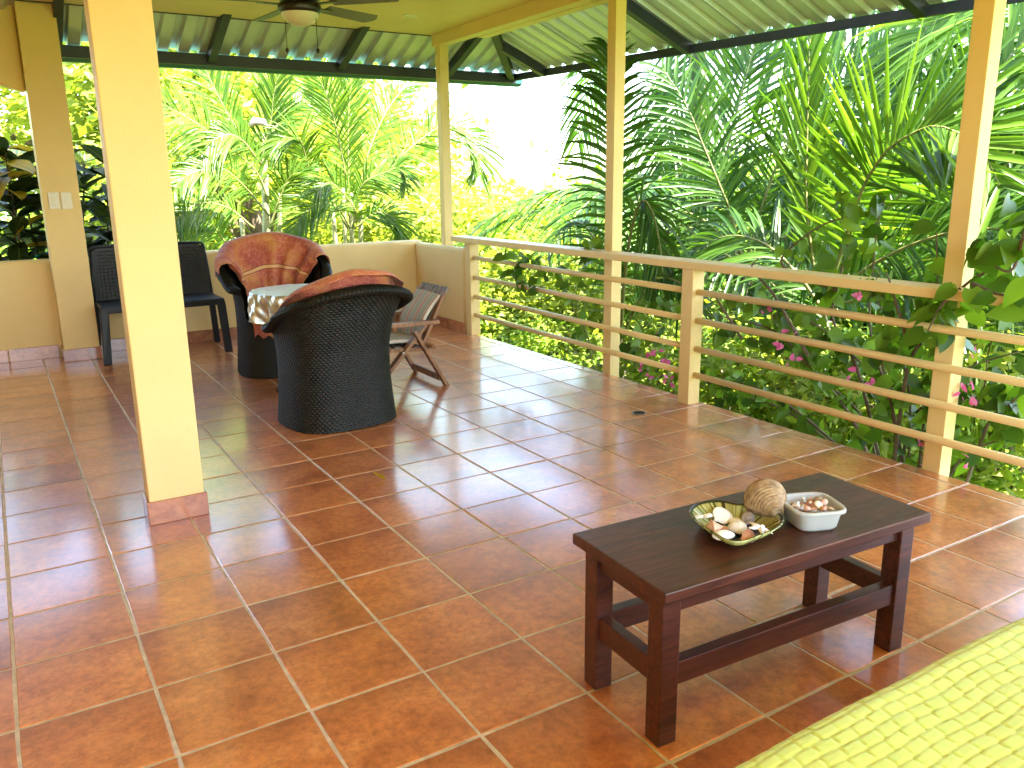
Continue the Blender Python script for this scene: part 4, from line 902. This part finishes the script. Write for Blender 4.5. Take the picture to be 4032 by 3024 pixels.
# broadleaf trees
def crown_mesh(seed, R_=2.5, clumps=60, leaves=9000, ls=.15, flat=.75):
    r = np.random.default_rng(seed); cc = []
    while len(cc) < clumps:
        p = r.uniform(-1, 1, 3)
        d = np.linalg.norm(p)
        if .35 < d < 1: cc.append(p*np.array([R_, R_, R_*flat]))
    cc = np.array(cc); ci = r.integers(0, clumps, leaves); sg = r.uniform(.14, .34, clumps)*R_*.75
    pos = cc[ci]+r.normal(0, 1, (leaves, 3))*sg[ci][:, None]*np.array([1, 1, .6])
    d = r.normal(0, 1, (leaves, 3)); d[:, 2] = d[:, 2]*.45-.35; d /= np.linalg.norm(d, axis=1)[:, None]
    s = np.cross(d, r.normal(0, .5, (leaves, 3))+np.array([0, 0, 1.])); s /= np.linalg.norm(s, axis=1)[:, None]
    L = ls*r.uniform(.7, 1.4, leaves)[:, None]; n = np.cross(s, d)
    v = np.stack([pos, pos+d*L*.5+s*L*.24-n*L*.05, pos+d*L, pos+d*L*.5-s*L*.24-n*L*.05], 1).reshape(-1, 3)
    f = np.arange(leaves*4).reshape(-1, 4); me = bpy.data.meshes.new('crown'); me.from_pydata(v.tolist(), [], f.tolist()); return me, cc
def trunk_mesh(cc, R_, h, seed):
    r = random.Random(seed); m = MB(); m.tube([(0, 0, -h), (.06, .03, -h*.5), (0, 0, -R_*.2), (0, 0, R_*.3)], [R_*.075, R_*.06, R_*.05, R_*.02], 9)
    for p in cc[:14]: m.tube([(0, 0, -R_*.45+r.uniform(-.2, .2)), tuple(p*.55+np.array([0, 0, -R_*.1])), tuple(p)], [R_*.032, R_*.02, R_*.006], 6, False)
    return m.mesh('trunk', smooth=True)
CR = []
for s, (mt, nl, ls) in enumerate(((0, 9000, .17), (1, 9000, .15), (2, 8000, .19))):
    me, cc = crown_mesh(50+s, 2.5, 46+8*s, nl, ls); me.materials.append(M['crown'][mt]); tm = trunk_mesh(cc, 2.5, 6.5, s); tm.materials.append(M['bark']); CR.append((me, tm))
sm, sc_ = crown_mesh(80, 1.1, 40, 3600, .10, .8); sm.materials.append(M['crown'][0]); st_ = trunk_mesh(sc_, 1.1, 2.2, 80); st_.materials.append(M['bark'])
sm2, sc2_ = crown_mesh(81, 1.1, 40, 3600, .11, .8); sm2.materials.append(M['crown'][2]); st2_ = trunk_mesh(sc2_, 1.1, 2.2, 81); st2_.materials.append(M['bark'])
def tree(u, v, dist, R_, kind, label, rz=0., name='broadleaf_tree', group=None):
    c = onr(u, v, dist); t = thing(name, label, 'tree', at(c), rz, group); s = R_/2.5; t.scale = (s, s, s)
    place('crown', CR[kind][0], None, t); place('trunk', CR[kind][1], None, t); return t
G = 'hillside trees beyond the veranda'
for i, (u, v, d, R_, kd, lb) in enumerate([
    (420, 420, 60, 3.6, 2, 'yellow green tree beyond the thick column and croton'),
    (760, 560, 52, 3.2, 2, 'yellow green tree behind the areca with the ringed stem'),
    (1130, 470, 60, 3.6, 0, 'tall lime tree behind the two areca palms'),
    (1330, 560, 66, 2.8, 0, 'tall lime tree left of the open sky'),
    (1000, 800, 40, 2.2, 2, 'low yellow green tree behind the ringed areca stem'),
    (1480, 1040, 46, 2.2, 2, 'low yellow green tree behind the corner of the low wall'),
    (1880, 1120, 66, 3.4, 0, 'lime tree below the open sky right of the corner post'),
    (2260, 1110, 74, 3.6, 1, 'mid green tree below the open sky near the slim post'),
    (1750, 1050, 38, 1.6, 2, 'rounded yellow green tree behind the top of the short wall'),
    (2040, 1170, 44, 2.0, 2, 'yellow green tree seen through the first railing bay'),
    (2330, 1180, 42, 2.2, 0, 'lime tree behind the slim post and railing bars'),
    (1950, 1290, 34, 1.6, 2, 'low yellow green tree seen beneath the first railing bay'),
    (2250, 1360, 30, 1.5, 2, 'low yellow green tree close to the floor edge in the first bay'),
    (2640, 1200, 40, 2.6, 1, 'mid green tree behind the dark young palm'),
    (3000, 1250, 42, 2.8, 0, 'lime tree behind the second railing bay'),
    (3420, 1180, 44, 3.0, 0, 'lime tree behind the great arching frond'),
    (3850, 1200, 40, 3.0, 2, 'yellow green tree behind the vine wrapped post'),
    (4200, 1000, 42, 3.4, 1, 'mid green tree at the far end past the vine')]):
    tree(u, v, d, R_, kd, lb, i*1.3, group=G)
for i, (u, v, d, R_, lb) in enumerate([
    (2120, 1500, 24, .8, 'low leafy shrub below the floor edge in the first bay'),
    (2560, 1500, 21, .8, 'low leafy shrub at the foot of the second railing post'),
    (2900, 1560, 20, .9, 'low leafy shrub below the second bay near its post'),
    (3250, 1650, 18.5, .8, 'low leafy shrub around the woody vine stems'),
    (3600, 1650, 18.5, .9, 'low leafy shrub at the foot of the vine wrapped post'),
    (3950, 1680, 18, .9, 'low leafy shrub beyond the vine wrapped post'),
    (1900, 1400, 28, .8, 'low leafy shrub outside the first railing post')]):
    c = onr(u, v, d); t = thing('leafy_shrub', lb, 'shrub', at(c), i*1.1, 'shrubs below the floor edge'); s = R_/1.1; t.scale = (s, s, s)
    place('crown', (sm, sm2)[i % 2], None, t); place('trunk', (st_, st2_)[i % 2], None, t)
# far wood closing the horizon
r = np.random.default_rng(9); v_ = []; f_ = []
me, cc = crown_mesh(90, 2.5, 40, 2600, .42); fv = np.array([q.co[:] for q in me.vertices]); nf = len(fv)//4
allv = []; 
for i in range(60):
    a = math.radians(-35+i*3.0+r.normal(0, 1)); dd = r.uniform(38, 75); s = r.uniform(1.2, 2.2)
    c = np.array([CAM[0]*T+dd*math.sin(a), CAM[1]*T+dd*math.cos(a), -2.9+r.uniform(-.8, .6)-(.3 if 12 < math.degrees(a) < 38 else 0)]); allv.append(fv*s+c)
allv = np.concatenate(allv); me = bpy.data.meshes.new('distant_wood'); me.from_pydata(allv.tolist(), [], np.arange(len(allv)).reshape(-1, 4).tolist())
tag(place('distant_wood', me, M['crown'][0]), 'pale green wooded hillside far beyond the garden', 'wood', kind='stuff')
# grass tufts on the garden slope
gv = []; gf = []; r = np.random.default_rng(4)
for i in range(26000):
    x = r.uniform(2.6, 15); y = r.uniform(-7, 15); z = gz(x, y); a = r.uniform(0, 6.28); h = r.uniform(.12, .4); w = .012; b = len(gv); dx, dy = math.cos(a), math.sin(a); l = r.uniform(.05, .25)
    gv += [(x-dy*w, y+dx*w, z), (x+dy*w, y-dx*w, z), (x+dx*l, y+dy*l, z+h)]; gf.append((b, b+1, b+2))
tag(MB().add(gv, gf).build('grass', M['crown'][0]), 'long bright grass on the slope below the railing', 'grass', kind='stuff')

# croton shrub behind the low wall on the left
def leaf_mesh(L, W_, bend=.15, fold=.12, heart=False, n=7, wav=.0):
    v = []; f = []
    for i in range(n+1):
        t = i/n
        if heart: w = W_*(math.sin(math.pi*min(1, t*.93+.07)**.62))*(1 if t < .97 else .15); y = L*(t-.10*(1-t)**3)
        else: w = W_*math.sin(math.pi*t**.85)**.85; y = L*t
        z = -bend*L*t*t; e = wav*math.sin(t*14)*W_
        yb = y-(L*.12*(1-t)**4 if heart else 0)
        v += [(-w, yb, z+fold*w+e), (0, y, z), (w, yb, z+fold*w-e)]
    for i in range(n): b = 3*i; f += [(b, b+1, b+4, b+3), (b+1, b+2, b+5, b+4)]
    me = bpy.data.meshes.new('leaf'); me.from_pydata(v, [], f); me.polygons.foreach_set('use_smooth', [True]*len(me.polygons)); return me
def veined(name, leafc, veinc, W_):
    m, n, b, L = nodes(name); tc = N(n, 'TexCoord'); sx = N(n, 'SeparateXYZ'); L(tc.outputs['Object'], sx.inputs[0])
    ab = N(n, 'Math', operation='ABSOLUTE'); L(sx.outputs[0], ab.inputs[0]); sb = N(n, 'Math', operation='MULTIPLY_ADD'); L(ab.outputs[0], sb.inputs[0]); sb.inputs[1].default_value = -.8; L(sx.outputs[1], sb.inputs[2])
    wv = N(n, 'Math', operation='MULTIPLY'); wv.inputs[1].default_value = 45.; L(sb.outputs[0], wv.inputs[0]); fr = N(n, 'Math', operation='PINGPONG'); fr.inputs[1].default_value = .5; L(wv.outputs[0], fr.inputs[0])
    r1 = ramp(n, [(.0, (1, 1, 1)), (.12, (0, 0, 0))]); L(fr.outputs[0], r1.inputs[0]); mid = N(n, 'Math', operation='LESS_THAN'); mid.inputs[1].default_value = .0035; L(ab.outputs[0], mid.inputs[0])
    mxm = N(n, 'Math', operation='MAXIMUM'); L(r1.outputs[0], mxm.inputs[0]); L(mid.outputs[0], mxm.inputs[1])
    oi = N(n, 'ObjectInfo'); rp = ramp(n, [(0, leafc[0]), (1, leafc[1])]); L(oi.outputs['Random'], rp.inputs[0])
    nz = N(n, 'TexNoise', i_Scale=35., i_Detail=4.); L(tc.outputs['Object'], nz.inputs['Vector']); m4 = N(n, 'Math', operation='MULTIPLY'); L(mxm.outputs[0], m4.inputs[0]); L(nz.outputs['Fac'], m4.inputs[1])
    mx = N(n, 'Mix', data_type='RGBA'); L(m4.outputs[0], mx.inputs[0]); L(rp.outputs[0], mx.inputs[6]); mx.inputs[7].default_value = (*veinc, 1); L(mx.outputs[2], b.inputs['Base Color']); b.inputs['Roughness'].default_value = .45; b.inputs['Specular IOR Level'].default_value = .2
    tr = N(n, 'BsdfTranslucent'); L(mx.outputs[2], tr.inputs[0]); ms = N(n, 'MixShader'); ms.inputs[0].default_value = .3; L(b.outputs[0], ms.inputs[1]); L(tr.outputs[0], ms.inputs[2]); L(ms.outputs[0], n.nodes['Material Output'].inputs[0]); return m
M['croton'] = veined('croton_dark', ((.010, .026, .008), (.04, .07, .012)), (.20, .20, .03), .05)
M['croton_y'] = veined('croton_yellow', ((.50, .36, .02), (.62, .46, .04)), (.06, .10, .01), .05)
cro = thing('croton_shrub', 'dark croton shrub with a few yellow leaves behind the switch column', 'shrub', P(-2.8, 15.8, -3)); C0 = Vector(cro.location)
lm = [leaf_mesh(.30, .058, .3, .25, wav=.06), leaf_mesh(.26, .050, .1, .2, wav=.05), leaf_mesh(.34, .066, .45, .3, wav=.08)]
lmy = [m_.copy() for m_ in lm]
for m_ in lm: m_.materials.append(M['croton'])
for m_ in lmy: m_.materials.append(M['croton_y'])
r = random.Random(12)
for sx in (-5.3, -4.6, -3.9, -3.4, -3.0, -2.5, -2.0, -1.6, -1.1, -.6, -.2):
    y0 = 15.1+r.random()*1.3; top = (5.2 if sx > -3.8 else 5.9)+r.uniform(-.6, .5)-(2.2 if sx > -.9 else 0); pts = [P(sx, y0, -3)-C0, P(sx+r.uniform(-.2, .2), y0, 1.5)-C0, P(sx+r.uniform(-.4, .4), y0+r.uniform(-.3, .3), top)-C0]
    MB().tube(pts, [.016, .012, .006], 7).build('stem', M['bark'], cro, smooth=True)
    nl = 30
    for i in range(nl):
        t = .12+.88*i/nl; p = (pts[1].lerp(pts[2], (t-.0)) if True else 0); a = i*2.4+r.random()
        yel = (t > .72 and sx < -2.9 and r.random() < .7) or r.random() < .07
        o = place('leaf', r.choice(lmy if yel else lm), None, cro, p); o.rotation_euler = Euler((r.uniform(-.5, .6)-.15+.5*t, r.uniform(-.3, .3), a)); o.scale = (r.uniform(.95, 1.5),)*3
tq = MB(); tq.tube([P(-3.2, 16, 2.30), P(-1.0, 16, 2.34)], .045*T, 10); tq.build('turquoise_pipe', M['turq'], smooth=True)
tqo = bpy.data.objects['turquoise_pipe']; tag(tqo, 'turquoise pipe rail just beyond the low wall below the croton', 'pipe')
for xx in (-3.1, -1.1):
    MB().tube([P(xx, 16, 2.28), P(xx, 16, -3.4)], .04*T, 8).build('leg', M['turq'], tqo)

# climbing vines on the railing
def r7(x, y): return (1700+x/2.19444, 756+y/2.19444)
def r8(x, y): return (2600+x/1.54469, 756+y/1.54469)
hl = [leaf_mesh(1, .42, .12, .22, True), leaf_mesh(1, .36, .25, .3, True), leaf_mesh(1, .46, .05, .12, True)]
def with_mat(ms, mt):
    out = []
    for q in ms: c_ = q.copy(); c_.materials.append(mt); out.append(c_)
    return out
hv = with_mat(hl, M['vine']); hb = with_mat(hl, M['vine_big']); hp = with_mat([leaf_mesh(1, .40, .1, .3, True)], M['pink'])
def vine(label, stems, size, seed, meshes, base_x, dens, rs=.006, name='climbing_vine', maxn=280):
    r = random.Random(seed); o0 = onx(*stems[0][0][0], base_x); t = thing(name, label, 'vine', at(o0)); L0 = Vector(t.location); cnt = 0
    cm = Vector(CAM*T)
    for pl, x0, x1, dn in stems:
        C_ = catmull(pxx(pl, x0, x1), 40); pts = [Vector(q)-L0 for q in C_]; ln = sum((pts[i+1]-pts[i]).length for i in range(39))
        MB().tube(pts[::2], [rs*(1.2-.9*i/20) for i in range(20)], 6).build('stem', M['bark'] if rs > .004 else M['rachis'], t, smooth=True)
        n = int(ln*dens*dn)
        for i in range(n):
            if cnt >= maxn: break
            q = r.random()**.8*39; p = pts[int(q)]; s = size*r.uniform(.6, 1.25); a = r.uniform(0, 6.28)
            off = Vector((r.uniform(-1, 1)*.6*size, r.uniform(-1, 1)*.9*size, r.uniform(-.5, .7)*size))
            lf = place('leaf', r.choice(meshes), None, t, p+off)
            fw = Vector((r.gauss(0, .7), r.gauss(0, .7), -.6)).normalized(); nm = ((cm-(p+L0)).normalized()*.6+Vector((r.gauss(0, .6), r.gauss(0, .6), .5))).normalized()
            xa = fw.cross(nm).normalized(); nm = xa.cross(fw); mt = Matrix((xa, fw, nm)).transposed(); lf.rotation_euler = mt.to_euler(); lf.scale = (s, s, s); cnt += 1
    return t
V1 = vine('woody bougainvillea with small leaves climbing through the second railing bay', [
    ([r8(1500, 1800), r8(1440, 1450), r8(1380, 1200), r8(1310, 1000), r8(1270, 750), r8(1300, 400), r8(1320, 200), r8(1380, 0)], 7.9, 7.6, 1.),
    ([r8(1300, 1700), r8(1150, 1350), r8(900, 1050), r8(700, 850), r8(480, 780), r8(260, 740)], 8.0, 7.6, 1.5),
    ([r8(1350, 1700), r8(1200, 1080), r8(1050, 780), r8(1080, 560), r8(1180, 130), r8(1110, 60)], 7.9, 7.7, 1.),
    ([r8(1560, 1800), r8(1640, 1250), r8(1850, 1080), r8(2212, 960)], 7.9, 7.8, .8),
    ([r8(1640, 1800), r8(1700, 1300), r8(1750, 900), r8(1690, 600), r8(1680, 200)], 7.8, 7.3, 1.3),
    ([r8(1450, 1800), r8(1550, 1350), r8(1900, 1250), r8(2212, 1310)], 8.0, 7.9, 1.),
    ([r8(1250, 1700), r8(850, 1350), r8(560, 1180), r8(300, 1150)], 8.1, 7.8, 1.2),
    ([r8(1850, 1800), r8(2000, 1400), r8(2120, 1300), r8(2212, 1200)], 8.0, 7.8, .9),
    ([r8(1080, 600), r8(820, 500), r8(740, 400), r8(950, 220), r8(1170, 140)], 7.7, 7.2, 1.6),
    ([r8(1500, 900), r8(1440, 700), r8(1400, 560), r8(1370, 480)], 7.2, 6.85, 1.3),
    ([r8(900, 1000), r8(700, 640), r8(560, 470), r8(600, 400)], 7.6, 6.9, 2.),
    ([r8(500, 900), r8(350, 660), r8(300, 600)], 7.6, 7.0, 2.)], .085, 21, hv, 7.9, 26, .0085, maxn=290)
V2 = vine('thin leafy sprigs twining on the bars of the first railing bay', [
    ([r7(1430, 1600), r7(1300, 1180), r7(1190, 930), r7(1100, 710), r7(900, 640), r7(700, 550), r7(610, 540)], 7.5, 7.1, 1.),
    ([r7(1000, 830), r7(860, 800), r7(720, 740), r7(590, 700)], 7.15, 7.1, 1.6),
    ([r7(1400, 1400), r7(1240, 900), r7(1300, 680), r7(1340, 540), r7(1450, 420)], 7.5, 7.2, 1.),
    ([r7(2200, 960), r7(1950, 990), r7(1740, 940)], 7.5, 7.2, 1.6),
    ([r7(1900, 1700), r7(1820, 1400), r7(1720, 1280), r7(1690, 1200)], 7.6, 7.2, 1.8),
    ([r7(2100, 1750), r7(2020, 1400), r7(1900, 1150), r7(1650, 1050)], 7.6, 7.3, 1.6)], .085, 33, hv, 7.5, 20, .0035, maxn=110)
V3 = vine('broad heart leaved vine spilling over the rail at the vine wrapped post', [
    ([r8(1400, 1800), r8(1500, 1100), r8(1620, 870), r8(1830, 590), r8(2000, 470), r8(2300, 250)], 7.8, 6.9, 1.),
    ([r8(1830, 590), r8(1760, 640), r8(1690, 720), r8(1620, 860)], 7.0, 6.8, 2.2),
    ([r8(1900, 560), r8(2020, 610), r8(2150, 640)], 6.9, 6.8, 2.),
    ([r8(2250, 130), r8(2200, 300), r8(2130, 480), r8(1980, 420)], 6.9, 6.8, 3.)], .12, 44, hb, 7.8, 16, .010, maxn=90)
V4 = vine('tangled dark leafy vine spreading behind the lower bars of the second bay', [
    ([r8(1350, 1850), r8(1000, 1500), r8(700, 1300), r8(420, 1250), r8(270, 1300)], 8.2, 7.9, 1.),
    ([r8(1350, 1850), r8(1250, 1400), r8(1000, 1150), r8(820, 950), r8(560, 900), r8(380, 850)], 8.2, 7.8, 1.),
    ([r8(1450, 1850), r8(1400, 1300), r8(1180, 1000), r8(900, 780), r8(640, 700), r8(400, 640)], 8.1, 7.5, 1.2),
    ([r8(1500, 1850), r8(1520, 1300), r8(1480, 1000), r8(1560, 800), r8(1700, 700), r8(1760, 600)], 8.0, 7.2, 1.),
    ([r8(1550, 1850), r8(1750, 1500), r8(1950, 1250), r8(2000, 950), r8(2100, 760)], 8.0, 7.6, .9),
    ([r8(1700, 1850), r8(1850, 1600), r8(2100, 1500), r8(2250, 1450)], 8.0, 7.8, .9),
    ([r8(1450, 1300), r8(1350, 1050), r8(1400, 820), r8(1300, 620), r8(1340, 460)], 7.8, 7.0, 1.2)], .08, 55, hv, 8.1, 30, .006, maxn=290)
fr_ = random.Random(8)
for par, fl in ((V2, [r7(1880, 1040), r7(1930, 1300), r7(1990, 1420), r7(2040, 1475), r7(1810, 1520), r7(1870, 1580), r7(2020, 1610), r7(2060, 1640), r7(1900, 1380)]),
                (V1, [r8(805, 1025), r8(1150, 1085), r8(1285, 1175), r8(1860, 1165), r8(1875, 1190), r8(1855, 1270), r8(1585, 1555), r8(1600, 1640), r8(1840, 1625), r8(1230, 628), r8(1895, 920), r8(780, 850), r8(640, 705), r8(730, 935)])):
    for (u, v) in fl:
        p = Vector(at(onx(u, v, 7.45)))-Vector(par.location)
        for q in range(3):
            o = place('flower_bract', hp[0], None, par, p+Vector((fr_.gauss(0, .02), fr_.gauss(0, .02), fr_.gauss(0, .02)))); o.rotation_euler = (fr_.uniform(0, 6), fr_.uniform(0, 6), fr_.uniform(0, 6)); o.scale = (fr_.uniform(.028, .042),)*3
# fallen leaf and specks on the floor
yl = leaf_mesh(.055, .022, -.35, .5, True, wav=.2); tag(place('fallen_leaf', yl, M['yellow_leaf'], None, P(.576, 1.55, .02), (.25, .1, .9)), 'curled yellow green fallen leaf lying on the tiles', 'leaf')
